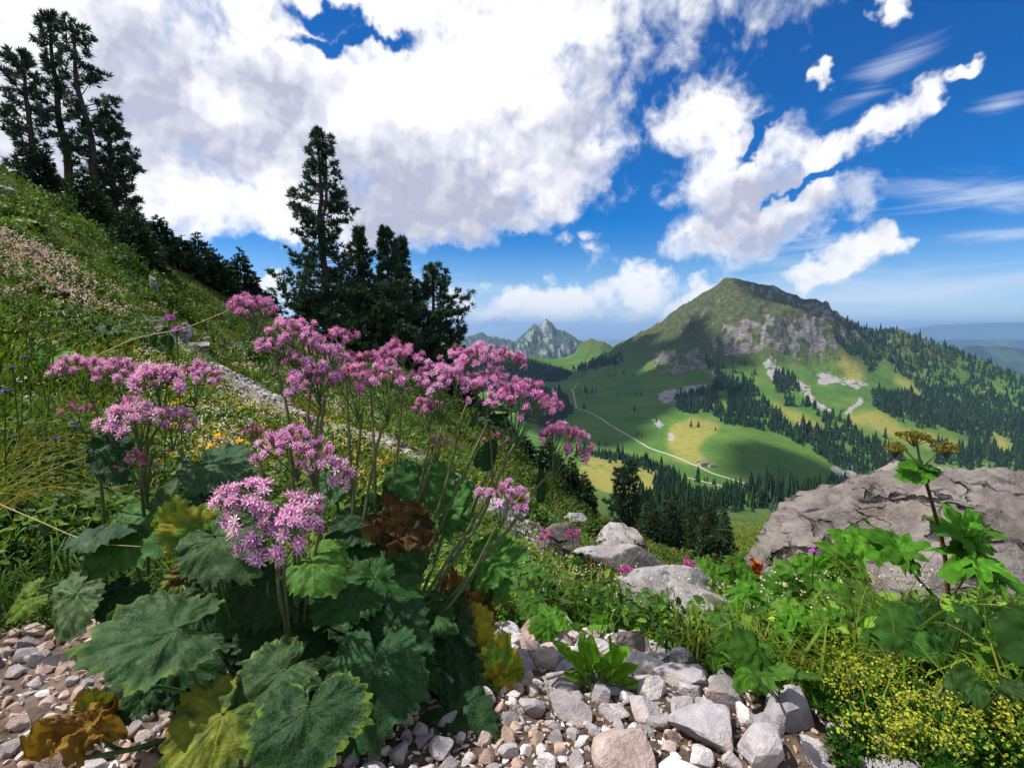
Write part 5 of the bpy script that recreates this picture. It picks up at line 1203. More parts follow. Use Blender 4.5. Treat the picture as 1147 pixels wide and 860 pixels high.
def pal(rng, n, cols, x, y, f=.5):
    """colours in drifts: neighbours tend to share a tone"""
    t = np.clip(.5 + .75 * fbm3(xyz(x, y, 2, f), 3) + rng.normal(size=n) * .16, 0, .999) * len(cols); return np.array(cols)[t.astype(int)] * rng.uniform(.7, 1.3, (n, 1))

BOUL = [(2.5, 3.0, 1.35), (3.75, 3.2, 1.0), (1.62, 2.2, .36)]
def off_rock(x, y):
    k = np.ones(len(x), bool)
    for a, b, r in BOUL: k &= np.hypot(x - a, y - b) > r * .8
    return k

def meadow():
    rng = np.random.default_rng(31); m = MB()
    # far slope turf
    x, y, r = polar(rng, 150000, -62, 30, 2.2, 46); k = ok_ground(x, y) & off_rock(x, y); x, y, r = x[k], y[k], r[k]; z = hill(x, y); n = len(x)
    thin = np.clip(.65 + fbm3(xyz(x, y, 4, .6), 3), .15, 1); k = rng.random(n) < thin; x, y, z, r = x[k], y[k], z[k], r[k]; n = len(x)
    h = rng.uniform(.06, .20, n) * (.75 + .028 * r) * (1 - .35 * sst(8, 20, r)); w = .0035 + .0019 * r * rng.uniform(.6, 1.3, n); col = pal(rng, n, [(.035, .075, .014), (.06, .115, .020), (.085, .13, .022), (.05, .085, .018), (.13, .13, .04), (.045, .10, .018)], x, y, .45)
    col = col * (1 - .42 * sst(6, 14, r))[:, None] * np.array([1.0, .95, .9]); blade_strip(m, x, y, z - .01, h, w, rng.uniform(.15, .9, n), rng.normal(-.35, 1.1, n), col)  # olive turf up the slope, shade put in by darkening its colour
    # near right and middle grass
    x, y, r = polar(rng, 26000, -62, 60, 1.05, 5.5); k = ok_ground(x, y, .3) & off_rock(x, y) & (fbm3(xyz(x, y, 8, 1.2), 3) > -.25); x, y, r = x[k], y[k], r[k]; z = hill(x, y); n = len(x)
    h = rng.uniform(.05, .17, n) * (1 - .6 * sst(1.55, 2.0, r) * (np.arctan2(x, y) > R(9))); col = pal(rng, n, [(.03, .08, .014), (.05, .12, .018), (.09, .16, .025), (.12, .13, .04)], x, y, 1.2)
    blade_strip(m, x, y, z - .01, h, .003 + .0012 * r, rng.uniform(.2, 1.0, n), rng.uniform(0, 6.3, n), col)
    # beyond the rocks, down the slope
    x, y, r = polar(rng, 30000, -5, 62, 4.0, 110); k = off_rock(x, y); x, y, r = x[k], y[k], r[k]; z = hill(x, y); n = len(x); h = rng.uniform(.1, .3, n) * (.35 + .65 * sst(5, 14, r)) * (1 + .02 * r); col = pal(rng, n, [(.05, .085, .018), (.085, .12, .025), (.12, .13, .035), (.04, .075, .018)], x, y, .3)
    blade_strip(m, x, y, z - .02, h, .006 + .0022 * r, rng.uniform(.2, 1.0, n), rng.uniform(0, 6.3, n), col)
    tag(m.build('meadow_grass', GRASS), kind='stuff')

    m = MB()                                                    # broad-leaved herbs among the grass
    x, y, r = polar(rng, 15000, -62, 16, 1.9, 22); k = ok_ground(x, y) & (fbm3(xyz(x, y, 11, .8), 3) > -.08); x, y = x[k], y[k]; z = hill(x, y); n = len(x); q = 7; r = np.hypot(x, y)
    P = np.repeat(np.stack([x, y, z], 1), q, 0); rr = np.repeat(r, q); S = rng.uniform(.02, .05, n * q) * (.7 + .09 * rr); P += rng.normal(size=P.shape) * (np.array([.045, .045, .0]) * (.7 + .07 * rr[:, None])) + np.stack([0 * rr, 0 * rr, rng.uniform(.01, .14, n * q) * (.8 + .05 * rr)], 1)
    col = np.repeat(pal(rng, n, [(.018, .05, .016), (.03, .08, .018), (.055, .125, .022), (.022, .06, .024), (.075, .15, .03), (.03, .075, .02)], x, y, .7), q, 0) * rng.uniform(.7, 1.35, (n * q, 1))
    leaflets(m, P, rng.normal(size=P.shape) * .55 + [0, -.25, .9], S, col, rng)
    # middle and right, nearer
    x, y, r = polar(rng, 3000, -12, 52, 1.2, 5.0); k = ok_ground(x, y, .3) & off_rock(x, y) & ~((np.arctan2(x, y) > R(8)) & (np.arctan2(x, y) < R(23)) & (r > 1.7) & (rng.random(len(x)) < .72)); x, y, r = x[k], y[k], r[k]; z = hill(x, y); n = len(x); q = 8
    P = np.repeat(np.stack([x, y, z], 1), q, 0); rr = np.repeat(r, q); S = rng.uniform(.014, .045, n * q) * (.75 + .12 * rr); P += rng.normal(size=P.shape) * [.04, .04, 0] + np.stack([0 * rr, 0 * rr, rng.uniform(.0, .12, n * q) * (.9 + .05 * rr) * (1 - .65 * sst(1.55, 2.0, rr) * (np.arctan2(P[:, 0], P[:, 1]) > R(9)))], 1)
    col = np.repeat(pal(rng, n, [(.022, .065, .016), (.04, .11, .02), (.075, .17, .028), (.03, .085, .018), (.10, .20, .035)], x, y, 1.5), q, 0) * rng.uniform(.7, 1.35, (n * q, 1))
    leaflets(m, P, rng.normal(size=P.shape) * .5 + [0, -.25, .9], S, col, rng)
    tag(m.build('meadow_herbs', HERB), kind='stuff')

    m = MB()                                                    # fine creeping carpet at the left
    x, y, r = polar(rng, 9000, -62, -14, 1.12, 2.2); k = ok_ground(x, y, .3); x, y, r = x[k], y[k], r[k]; z = hill(x, y); n = len(x); q = 6; P = np.repeat(np.stack([x, y, z], 1), q, 0) + rng.normal(size=(n * q, 3)) * [.014, .014, 0] + np.stack([np.zeros(n * q)] * 2 + [rng.uniform(0, .035, n * q)], 1)
    col = np.repeat(pal(rng, n, [(.022, .055, .016), (.04, .09, .022), (.03, .07, .02), (.07, .13, .035)], x, y, 2), q, 0)
    leaflets(m, P, rng.normal(size=P.shape) * .6 + [0, -.3, .8], rng.uniform(.006, .014, n * q), col, rng, .4); tag(m.build('creeping_carpet', HERB), kind='stuff')

    m = MB()                                                    # countless small blossoms over the left meadow
    def dots(x, y, h0, h1, size, cols, q=7, sp=.010):
        z = hill(x, y); n = len(x); r = np.hypot(x, y); C = np.stack([x, y, z + rng.uniform(h0, h1, n)], 1); P = np.repeat(C, q, 0) + rng.normal(size=(n * q, 3)) * sp * np.repeat(.6 + .12 * r, q)[:, None]
        col = np.repeat(np.array(cols)[rng.integers(len(cols), size=n)], q, 0) * rng.uniform(.7, 1.15, (n * q, 1)); leaflets(m, P, rng.normal(size=P.shape) * .6 + [.1, -.5, .6], size * np.repeat(.55 + .13 * r, q) * rng.uniform(.7, 1.3, n * q), np.clip(col, 0, .9), rng, .8)
    x, y, r = polar(rng, 2600, -62, -14, 2.6, 11); k = ok_ground(x, y) & (fbm3(xyz(x, y, 21, .9), 3) > .12); dots(x[k], y[k], .08, .2, .010, [(.70, .62, .52), (.62, .44, .44), (.6, .5, .42), (.7, .66, .6)])
    pts = [(-10,268,7.6),(20,285,7.2),(45,300,6.9),(70,318,6.4),(88,330,6.0)]; W_ = np.array([at(*p)[:2] for p in pts]); t = rng.uniform(0, 4, 560); x = np.interp(t, range(5), W_[:, 0]) + rng.normal(size=560) * .26; y = np.interp(t, range(5), W_[:, 1]) + rng.normal(size=560) * .45; dots(x, y, .10, .28, .012, [(.66, .48, .44), (.58, .36, .37), (.72, .58, .54), (.5, .33, .30)], 7, .012)
    x, y, r = polar(rng, 300, -34, -18, 4.5, 12); k = ok_ground(x, y, .5); dots(x[k], y[k], .08, .2, .011, [(.62, .40, .42), (.6, .46, .40), (.66, .5, .5)])
    x, y, r = polar(rng, 420, -34, -12, 2.3, 5.5); k = ok_ground(x, y, .4); dots(x[k], y[k], .10, .2, .010, [(.75, .50, .03), (.70, .42, .04), (.62, .58, .30)], 6, .007)
    x, y, r = polar(rng, 700, 1, 40, 1.3, 5); k = ok_ground(x, y) & off_rock(x, y); dots(x[k], y[k], .07, .2, .007, [(.66, .62, .45), (.6, .58, .3), (.62, .5, .5)], 5, .006)
    tag(m.build('meadow_blossoms', PETAL2), kind='stuff')
meadow()

def on(px, py, Y, lift=0.0):
    """ground below the pixel's ray at depth Y"""
    hy = hit(px, py)[1]
    if Y > hy * .97: Y = hy * .95
    P = at(px, py, Y); return np.array([P[0], P[1], float(hill(P[0], P[1])) + lift]), P

# single small flowers: stem + blossom
def small_flower(px, py, Y, kind, label, group, name, seed):
    rng = np.random.default_rng(seed); g, P = on(px, py, Y); t = tag(empty(name, g), label, 'flower', group); k = Y / FPX
    h = max(P[2] - g[2], .06); top = np.array([0, 0, h]); off = rng.normal(size=3) * [.03, .03, 0] * h * 3
    sm = MB(); sm.add(*tube(bez((off[0], off[1], -.01), (off[0] * .6, off[1] * .6, h * .6), top, 7), .0012 + .0006 * Y, 5), (.06, .11, .035))
    L = []
    for j in range(4):
        f = rng.uniform(.08, .6); L.append(bez((off[0], off[1], 0), (off[0] * .6, off[1] * .6, h * .6), top, 3)[1] * f)
    leaflets(sm, np.array(L), rng.normal(size=(4, 3)) * .5 + [0, -.3, .7], rng.uniform(.02, .045, 4) * (.6 + .3 * Y), np.tile((.035, .09, .02), (4, 1)), rng, .25); sm.build('stem', HERB, t)
    fl = MB()
    if kind == 'bell':
        for q in range(5): 
            a = q * 1.257; d = np.array([math.cos(a), math.sin(a), .3]); e = np.array([-d[1], d[0], 0]); s = .013 * (.6 + .25 * Y)
            fl.add([top, top + s * (d * .6 + e * .42), top + s * d * 1.15, top + s * (d * .6 - e * .42)], [(0, 1, 2, 3)], np.array((.075, .06, .48)) * rng.uniform(.8, 1.3))
        fl.add(*tube([top - [0, 0, .012 * (.6 + .2 * Y)], top, top + [0, 0, .004]], [.002, .006 * (.5 + .25 * Y), .003], 6), (.06, .05, .40))
    elif kind == 'scabious':
        n = 60; a = np.arange(n) * 2.4; q = np.sqrt(np.arange(n) / n); s = .017 * (.5 + .3 * Y); D = np.stack([q * np.cos(a), q * np.sin(a), .75 - .4 * q], 1); leaflets(fl, top + D * s * [.8, .8, .5], D + rng.normal(size=D.shape) * .25, np.full(n, s * .6), np.tile((.46, .13, .52), (n, 1)) * rng.uniform(.7, 1.3, (n, 1)), rng, .6)
        fl.add(*tube([top - [0, 0, .01], top + [0, 0, .004]], [.003, .008], 6), (.06, .10, .04))
    elif kind == 'thistle':
        for c_ in range(7):
            c0 = top + rng.normal(size=3) * [.022, .022, .012] * (.5 + .22 * Y); n = 46; D = rng.normal(size=(n, 3)) + [0, 0, .5]; D /= np.linalg.norm(D, axis=1)[:, None]; s = .016 * (.5 + .25 * Y)
            V, F, C = blades(np.tile(c0, (n, 1)), D, np.full(n, s), np.full(n, s * .22), rng, 1, .1, (.56, .11, .40), .35); fl.add(V, F, C)
    elif kind == 'globe':
        n = 40; D = rng.normal(size=(n, 3)); D /= np.linalg.norm(D, axis=1)[:, None]; s = .008 * (.6 + .25 * Y); leaflets(fl, top + D * s * .6, D, np.full(n, s * .9), np.tile((.70, .66, .52), (n, 1)) * rng.uniform(.7, 1.1, (n, 1)), rng, .7)
    elif kind == 'dry':
        n = 30; D = rng.normal(size=(n, 3)); D /= np.linalg.norm(D, axis=1)[:, None]; s = .009 * (.6 + .25 * Y); leaflets(fl, top + D * s * .6, D, np.full(n, s), np.tile((.16, .09, .045), (n, 1)) * rng.uniform(.6, 1.3, (n, 1)), rng, .6)
    fl.build('blossom', PETAL2, t); return t
i = 0
for px, py, Y, kd, lab in [
    (6, 438, 1.7, 'bell', 'blue bellflower at the left edge above the dry grass'), (14, 412, 1.9, 'bell', 'blue bellflower left of the sideways pink clusters'), (28, 400, 2.3, 'bell', 'small blue bellflower just above the left end of the pink cluster'), (84, 478, 1.9, 'bell', 'violet-blue bellflower beneath the left pink clusters'),
    (62, 492, 1.9, 'bell', 'violet bellflower low beside the yellow grass blades'), (200, 508, 2.3, 'bell', 'pair-side violet bellflower beside the yellow flowers'), (208, 516, 2.2, 'bell', 'violet bellflower nearest the leaf rosette, right of the left plant'), (136, 360, 4.2, 'bell', 'small blue bellflower high in the meadow among white blossoms'), (48, 365, 3.6, 'bell', 'little blue bellflower near the brown seed heads'), (222, 520, 2.4, 'bell', 'faded violet bellflower by the stony path'),
    (190, 357, 1.5, 'scabious', 'purple flower seen side on against the slope, beside the path'), (198, 370, 1.55, 'scabious', 'lower purple flower seen side on against the slope'), (912, 618, 1.5, 'scabious', 'violet round flower in front of the boulder'), (914, 703, 1.15, 'scabious', 'small violet flower beside the wilted orange leaf'),
    (62, 384, 1.9, 'globe', 'pale round flower head over the left meadow'), (30, 370, 2.2, 'dry', 'brown dry seed head on a thin stalk, upper left'), (28, 355, 2.6, 'dry', 'brown seed head furthest up the left meadow'), (268, 508, 2.5, 'dry', 'brown seed head above the yellow flowers'),
    (706, 640, 1.9, 'thistle', 'bright magenta flower cluster in front of the pale slab'), (735, 680, 1.9, 'thistle', 'magenta flower cluster left of the low slab'), (752, 655, 2.1, 'thistle', 'pink flower above the low pale slab'), (766, 664, 2.0, 'thistle', 'magenta flower right of the pale slab'), (748, 693, 1.9, 'thistle', 'dull magenta flowers low before the slab'), (782, 672, 2.0, 'thistle', 'small magenta flower near the broad leaves'),
    (771, 630, 2.2, 'thistle', 'single pink flower on a tall thin stalk'), (612, 598, 3.4, 'thistle', 'pale violet flowers on the flat-topped rock'), (642, 598, 3.3, 'thistle', 'violet flowers hanging over the flat-topped rock'), (685, 662, 2.2, 'thistle', 'tiny magenta flower in the green herbs'),
    (855, 660, 1.6, 'globe', 'cream bud above the broad leaves'), (880, 655, 1.5, 'globe', 'cream flower head in front of the boulder'), (938, 668, 1.3, 'dry', 'brown wilted flower head on a tall stalk'), (846, 690, 1.4, 'globe', 'white clover-like head low among broad leaves'), (866, 678, 1.45, 'dry', 'dry brown head among the broad leaves'), (980, 667, 1.3, 'dry', 'pale brown seed head leaning by the umbel plant'), (800, 622, 2.2, 'dry', 'dry seed head against the dark fir'), (820, 630, 2.0, 'dry', 'reddish dry seed head left of the boulder')]:
    i += 1; small_flower(px, py, Y, kd, lab, None, {'bell': 'bellflower', 'scabious': 'scabious', 'thistle': 'magenta_flower', 'globe': 'white_flower', 'dry': 'seed_head'}[kd], 500 + i)

# yellow flowers near the path
for i, (px, py, Y, lab) in enumerate([(256, 502, 2.2, 'orange-yellow flower beside the path'), (244, 488, 2.4, 'yellow flower uphill of the orange-yellow one'), (268, 494, 2.4, 'yellow flower closest to the stony path'), (236, 500, 2.3, 'small yellow flower among brown seed heads')]):
    rng = np.random.default_rng(700 + i); g, P = on(px, py, Y); t = tag(empty('yellow_flower', g), lab, 'flower'); h = max(P[2] - g[2], .08); sm = MB(); sm.add(*tube(bez((0, 0, -.01), (.01, 0, h * .6), (0, 0, h), 6), .002, 5), (.06, .11, .03)); sm.build('stem', STALK, t)
    fl = MB(); a = np.arange(12) * .5236; D = np.stack([np.cos(a), np.sin(a) - .4, .45 + 0 * a], 1); leaflets(fl, np.tile((0, 0, h), (12, 1)) + D * .004, rng.normal(size=D.shape) * .2 + [0, -.5, .8], np.full(12, .02), np.tile((.78, .44, .02), (12, 1)), rng, .5); fl.build('blossom', PETAL2, t)

# long thin grass: tufts whose blades one can follow
def tuft(px, py, Y, n, ln, sx, sy, cols, label, seed, bend=.5, w=.0035):
    rng = np.random.default_rng(seed); g, P = on(px, py, Y); t = tag(empty('grass_tuft', g), label, 'grass tuft'); m = MB()
    for k in range(n):
        b = np.array([rng.normal() * .03, rng.normal() * .03, -.01]); L = ln * rng.uniform(.6, 1.15); d = np.array([sx + rng.normal() * .35, sy + rng.normal() * .3, 0])
        p1 = b + np.array([d[0] * L * .25, d[1] * L * .25, L * .75]); p2 = b + np.array([d[0] * L * .9, d[1] * L * .9, L * (.85 - bend * rng.uniform(.2, 1.2))]); q = bez(b, p1, p2, 12)
        s = np.cross(np.gradient(q, axis=0), np.array([rng.normal() * .4, -1, .3])); s /= np.linalg.norm(s, axis=1)[:, None] + 1e-9; ww = w * rng.uniform(.6, 1.2) * np.linspace(1, .12, 12)[:, None]
        m.add(np.stack([q - s * ww * .5, q + s * ww * .5], 1).reshape(-1, 3), [(2 * j, 2 * j + 1, 2 * j + 3, 2 * j + 2) for j in range(11)], np.array(cols[rng.integers(len(cols))]) * rng.uniform(.7, 1.3))
    m.build('blades', GRASS, t)
STRAW, GRN = (.34, .26, .10), (.10, .17, .03)
tuft(-40, 520, 1.5, 46, .48, 1.0, -.05, [STRAW, GRN, (.2, .22, .06)], 'long yellow-green grass sweeping in from the left edge', 800, .55, .004)
tuft(-10, 480, 1.9, 40, .5, .9, -.1, [STRAW, GRN, (.16, .2, .05)], 'straw-tipped long grass behind the sweeping left tuft', 801, .5, .004)
tuft(10, 545, 1.5, 44, .13, .4, -.2, [(.22, .11, .04), (.30, .17, .06)], 'withered brown grass tuft at the left edge', 802, .8)
tuft(60, 420, 2.6, 34, .3, .4, 0, [STRAW, GRN], 'thin grass tuft behind the sideways pink clusters', 803)
tuft(960, 760, 1.25, 22, .42, -.15, .1, [(.28, .27, .13), GRN, (.12, .2, .04)], 'tall thin grass in front of the boulder', 804, .25, .0028)
tuft(1010, 740, 1.35, 18, .42, -.5, 0, [(.3, .28, .14), GRN], 'leaning pale grass between boulder and yellow herb', 805, .35, .0028)
tuft(900, 770, 1.15, 16, .22, -.6, -.1, [GRN, (.12, .22, .04)], 'arching green grass at the scree edge', 806, .6, .003)
tuft(1110, 760, 1.2, 26, .34, .1, 0, [(.05, .12, .03), GRN], 'dark green grass at the right edge under the umbel leaves', 807, .4, .0045)
tuft(640, 690, 1.55, 26, .2, .2, 0, [GRN, STRAW, (.05, .12, .02)], 'grass tuft among the herbs above the scree', 808, .4, .003)
tuft(600, 650, 2.2, 30, .28, .2, 0, [STRAW, GRN], 'seeding grass below the flat-topped rock', 809, .3, .003)
tuft(680, 680, 2.0, 40, .3, .1, 0, [(.2, .15, .09), STRAW, (.14, .13, .06)], 'brown seeding grass left of the pale slab', 810, .2, .0026)
tuft(170, 470, 2.6, 30, .26, -.3, 0, [GRN, STRAW], 'thin green grass right of the left plant', 811, .4, .003)
def stalk(pts, label, col=(.36, .27, .10), r=.0011):
    P = stem_pts([at(*p) for p in pts], 20); m = MB(); m.add(*tube(P, np.linspace(r * 1.5, r * .7, 20), 5), col); tag(m.build('dry_grass_stalk', STALK), label, 'grass stalk')
stalk([(90, 408, 1.3), (150, 380, 1.25), (205, 368, 1.2), (256, 348, 1.15)], 'long straw-coloured stalk slanting from the slope to the upper left flower head')
stalk([(-20, 556, 1.1), (40, 582, 1.08), (100, 606, 1.06), (158, 612, 1.05)], 'bent dry stalk lying across the green carpet')

tuft(625, 668, 1.9, 50, .24, .2, 0, [(.22, .19, .08), STRAW, (.16, .17, .06)], 'pale seeding grass in the herbs below the mossy rock', 812, .3, .0024)
tuft(700, 676, 2.0, 44, .2, .0, 0, [(.16, .12, .07), STRAW, (.10, .15, .04)], 'brownish seeding grass before the tilted slab', 813, .25, .0024)
tuft(660, 655, 2.4, 46, .26, -.1, 0, [(.24, .21, .09), (.12, .16, .04)], 'straw-coloured grass between flat-topped rock and tilted slab', 814, .3, .0026)
tuft(590, 640, 2.4, 40, .26, .1, 0, [(.24, .21, .09), (.10, .15, .04)], 'light grass right of the lower pink flower head', 815, .3, .0026)
tuft(850, 720, 1.4, 26, .2, .3, 0, [(.2, .2, .08), GRN], 'short grass among the broad-leaved plants by the scree', 816, .4, .0026)
# leafy plants on stalks
def leafy(px, py, Y, leaves, label, seed, shape=LOBED, name='leafy_plant', cat='plant', col=(.035, .12, .02), wid=1.0, root=None, teeth=.12, sc=1.0, mid=None):
    """leaves: (px, py, tip px, tip py, depth)"""
    g, P = on(*(root or (px, py)), Y); t = tag(empty(name, g), label, cat); rng = np.random.default_rng(seed)
    for j, (a, b_, c_, d_, yy) in enumerate(leaves):
        A, T = at(a, b_, yy), at(c_, d_, yy - .03); leaf_obj(t, A, T, (rng.normal() * .25, -.6, .8), mat_=LEAFY, shape=shape, wid=wid * rng.uniform(.85, 1.15), seed=seed * 31 + j, col=np.array(col) * rng.uniform(.7, 1.35), teeth=teeth, na=90, nr=9, droop=.2, vein=(1.5, 1.4, 1.3))
        sm = MB(); sm.add(*tube(bez(g + rng.normal(size=3) * .01, (g * .4 + A * .6) * [1, 1, 1] + [0, 0, .0], A, 8), .0016, 5), (.05, .10, .03)); sm.build('petiole', STALK, t)
    rel(t); return t
RL = np.random.default_rng(61)
def auto_leafy(px, py, Y, n, size, spread, label, seed, **kw):
    L = []; size *= .95 if 560 < px < 790 else 1.25
    Y = float(np.clip(hit(px, py + size)[1], .7 * Y, 1.3 * Y)) - .02
    for k in range(n):
        a, b_ = px + RL.normal() * spread, py + RL.normal() * spread * .5; an = RL.uniform(-.3, 3.4); L.append((a, b_, a + math.cos(an) * size, b_ + math.sin(an) * size * .6 + size * .15, Y + RL.normal() * .06))
    return leafy(px, py + size, Y, L, label, seed, **kw)
for i, (px, py, Y, n, s, sp, lab, shp, cl) in enumerate([
    (805, 705, 1.55, 12, 20, 16, 'broad-leaved green plant at the upper edge of the scree, left end of the row', KIDNEY, (.03, .11, .02)), (840, 690, 1.6, 14, 24, 20, 'broad-leaved plant in front of the left foot of the boulder', LOBED, (.035, .13, .02)), (845, 735, 1.3, 12, 20, 18, 'low broad-leaved plant beside the scree', KIDNEY, (.03, .10, .02)),
    (885, 660, 1.6, 14, 26, 22, 'lobed-leaf plant rising against the boulder', LOBED, (.04, .15, .02)), (905, 705, 1.3, 14, 26, 24, 'bright lobed-leaf plant beside the wilted orange leaf', LOBED, (.045, .16, .022)), (935, 640, 1.5, 10, 30, 22, 'tall plant with wide lobed leaves in front of the boulder', LOBED, (.045, .16, .02)),
    (955, 690, 1.25, 12, 24, 24, 'green plant behind the wilted orange leaf', KIDNEY, (.028, .10, .02)), (1000, 700, 1.35, 12, 28, 26, 'dark-leaved plant at the base of the umbel plant', LOBED, (.028, .10, .02)), (875, 760, 1.1, 9, 20, 16, 'small shaded plant between scree and yellow herb', OVAL, (.035, .11, .02)),
    (1060, 720, 1.3, 14, 34, 30, 'plant with big shaded leaves right of the umbel stalk', KIDNEY, (.02, .07, .02)), (1120, 720, 1.2, 14, 36, 30, 'dark leafy plant at the right edge', KIDNEY, (.02, .07, .02)), (1090, 770, 1.05, 10, 34, 26, 'plant with long dark oval leaves near the right edge', OVAL, (.018, .06, .02)),
    (820, 640, 2.0, 10, 16, 14, 'small bushy plant left of the boulder', LOBED, (.04, .13, .02)), (610, 640, 2.0, 12, 22, 20, 'round-leaved plant below the lower pink flower head', KIDNEY, (.03, .10, .02)), (645, 665, 1.8, 10, 18, 18, 'plant with glossy green leaves under the flat-topped rock', KIDNEY, (.04, .14, .02)), (600, 690, 1.6, 10, 22, 16, 'leafy plant touching the yellow leaf', KIDNEY, (.035, .12, .02)),
    (680, 698, 1.6, 8, 14, 14, 'herb patch plant behind the wedge stone', OVAL, (.04, .13, .02)), (750, 716, 1.5, 8, 16, 12, 'plant with long glossy leaves right of the wedge stone', LANCE, (.03, .11, .02)), (560, 650, 1.7, 10, 20, 16, 'plant in the shade behind the flower stems', KIDNEY, (.03, .11, .025)), (665, 700, 1.5, 8, 18, 12, 'low plant on the far rim of the scree', OVAL, (.05, .15, .02)),
    (90, 545, 1.7, 10, 26, 22, 'plant with long grey-green leaves under the left clusters', OVAL, (.045, .10, .045)), (60, 500, 2.0, 8, 30, 24, 'plant with long dark leaves in the left meadow', LANCE, (.03, .08, .03)), (215, 545, 1.6, 10, 18, 16, 'leafy herb between the left and the near pink plant', KIDNEY, (.03, .09, .025)),
    (160, 380, 4.0, 14, 14, 16, 'dark bushy herb in the middle of the left meadow', OVAL, (.02, .055, .02)), (105, 365, 4.4, 14, 12, 18, 'dark-leaved herb among white blossoms', OVAL, (.022, .06, .024)), (10, 255, 6.5, 14, 14, 14, 'bright green fern-like herb at the left edge', LANCE, (.07, .17, .025)), (60, 395, 2.8, 9, 14, 14, 'bright herb above the sideways pink cluster', OVAL, (.06, .16, .03))]):
    auto_leafy(px, py, Y, n, s, sp, lab, 40 + i, shape=shp, col=cl)
# seedling with upright leaves on the scree
SY = float(hit(668, 772)[1])
leafy(668, 755, SY, [(660, 752, 640, 728, SY), (664, 750, 668, 715, SY), (672, 752, 700, 725, SY), (676, 756, 712, 742, SY), (660, 758, 632, 752, SY), (690, 760, 722, 768, SY), (650, 765, 632, 780, SY), (668, 775, 690, 790, SY), (655, 740, 650, 712, SY), (684, 742, 690, 712, SY), (640, 735, 622, 716, SY), (668, 768, 650, 790, 1.16)],
      'bright green seedling with pointed leaves growing out of the scree', 90, shape=LANCE, col=(.075, .21, .03), wid=1.5, root=(668, 768), teeth=.02)
stalk([(612, 760, SY - .01), (650, 752, SY - .015), (690, 768, SY - .02), (730, 756, SY - .01)], 'thin brown twig lying on the scree by the seedling', (.09, .055, .035), .0018)
# wilted orange leaf
t = tag(empty('wilted_leaf', at(950, 745, 1.15)), 'curled orange wilted leaf among the green plants', 'leaf')
for a, b_, s in [((948, 740, 1.15), (936, 712, 1.13), 3), ((950, 738, 1.15), (958, 712, 1.13), 4), ((952, 742, 1.15), (940, 726, 1.1), 5)]:
    leaf_obj(t, at(*a), at(*b_), (0, -.8, .5), name='blade', wid=.7, seed=s, col=(.50, .19, .045), crumple=.4, vein=(1.1, 1.1, 1.1), na=60, nr=8)
rel(t)
t = tag(empty('wilted_leaf', at(848, 642, 1.7)), 'small rusty-orange wilted leaf left of the boulder', 'leaf')
for a, b_, s in [((848, 640, 1.7), (845, 629, 1.7), 6), ((849, 638, 1.7), (855, 630, 1.7), 7), ((847, 636, 1.7), (843, 622, 1.7), 8)]: leaf_obj(t, at(*a), at(*b_), (0, -.8, .5), name='blade', wid=.5, seed=s, col=(.36, .085, .025), crumple=.4, na=60, nr=8)
rel(t)

# the tall umbel plant in front of the boulder
g, P = on(1062, 700, 1.45); um = tag(empty('umbel_plant', g), 'tall reddish stalk with brown-green umbels and lobed leaves, in front of the boulder', 'plant')
def ust(pts, r0, r1, col, name='stem'):
    m = MB(); m.add(*tube(stem_pts(pts, 20), np.linspace(r0, r1, 20), 8), col); return m.build(name, STALK, um)
ust([at(1070, 740, 1.42), at(1064, 690, 1.42), at(1058, 620, 1.42), at(1046, 570, 1.42), at(1033, 526, 1.42)], .0065, .0042, (.10, .035, .022))
ust([at(1033, 526, 1.42), at(1029, 508, 1.42), at(1026, 488, 1.42)], .0034, .0022, (.09, .12, .035))
ust([at(1030, 522, 1.42), at(1016, 506, 1.41), at(1006, 498, 1.40)], .002, .0014, (.09, .12, .035))
ust([at(1034, 522, 1.42), at(1046, 512, 1.42), at(1058, 500, 1.44)], .002, .0014, (.09, .12, .035))
ust([at(1060, 650, 1.42), at(1072, 615, 1.42), at(1078, 602, 1.42)], .004, .003, (.12, .04, .03), 'petiole')
ust([at(1062, 675, 1.42), at(1078, 650, 1.4), at(1092, 628, 1.36)], .004, .003, (.08, .08, .03), 'petiole'); ust([at(1060, 680, 1.42), at(1030, 650, 1.42), at(1008, 616, 1.42)], .004, .003, (.06, .10, .03), 'petiole')
def umbel(px, py, Y, w, seed):
    rng = np.random.default_rng(seed); c = at(px, py, Y); m, s = MB(), MB(); n = 26; a = np.arange(n) * 2.4; q = np.sqrt((np.arange(n) + .5) / n); rad = w * Y / FPX * .5
    for k in range(n):
        p = c + np.array([q[k] * math.cos(a[k]) * rad, q[k] * math.sin(a[k]) * rad, rng.normal() * .003 - .012 * q[k] ** 2]); s.add(*tube([c - [0, 0, .035], p], .0008, 4), (.10, .12, .04))
        D = rng.normal(size=(26, 3)) * [1, 1, .35] + [0, 0, .3]; leaflets(m, p + D * .0045, D, np.full(26, .0062), np.array([(.10, .118, .036)]) * rng.uniform(.55, 1.4, (26, 1)) + rng.random((26, 1)) * [.05, .0, 0], rng, .8)
    o = m.build('umbel', HERB, um); s.build('rays', STALK, o)
umbel(1025, 486, 1.42, 34, 1); umbel(1004, 499, 1.40, 15, 2); umbel(1060, 499, 1.44, 20, 3)
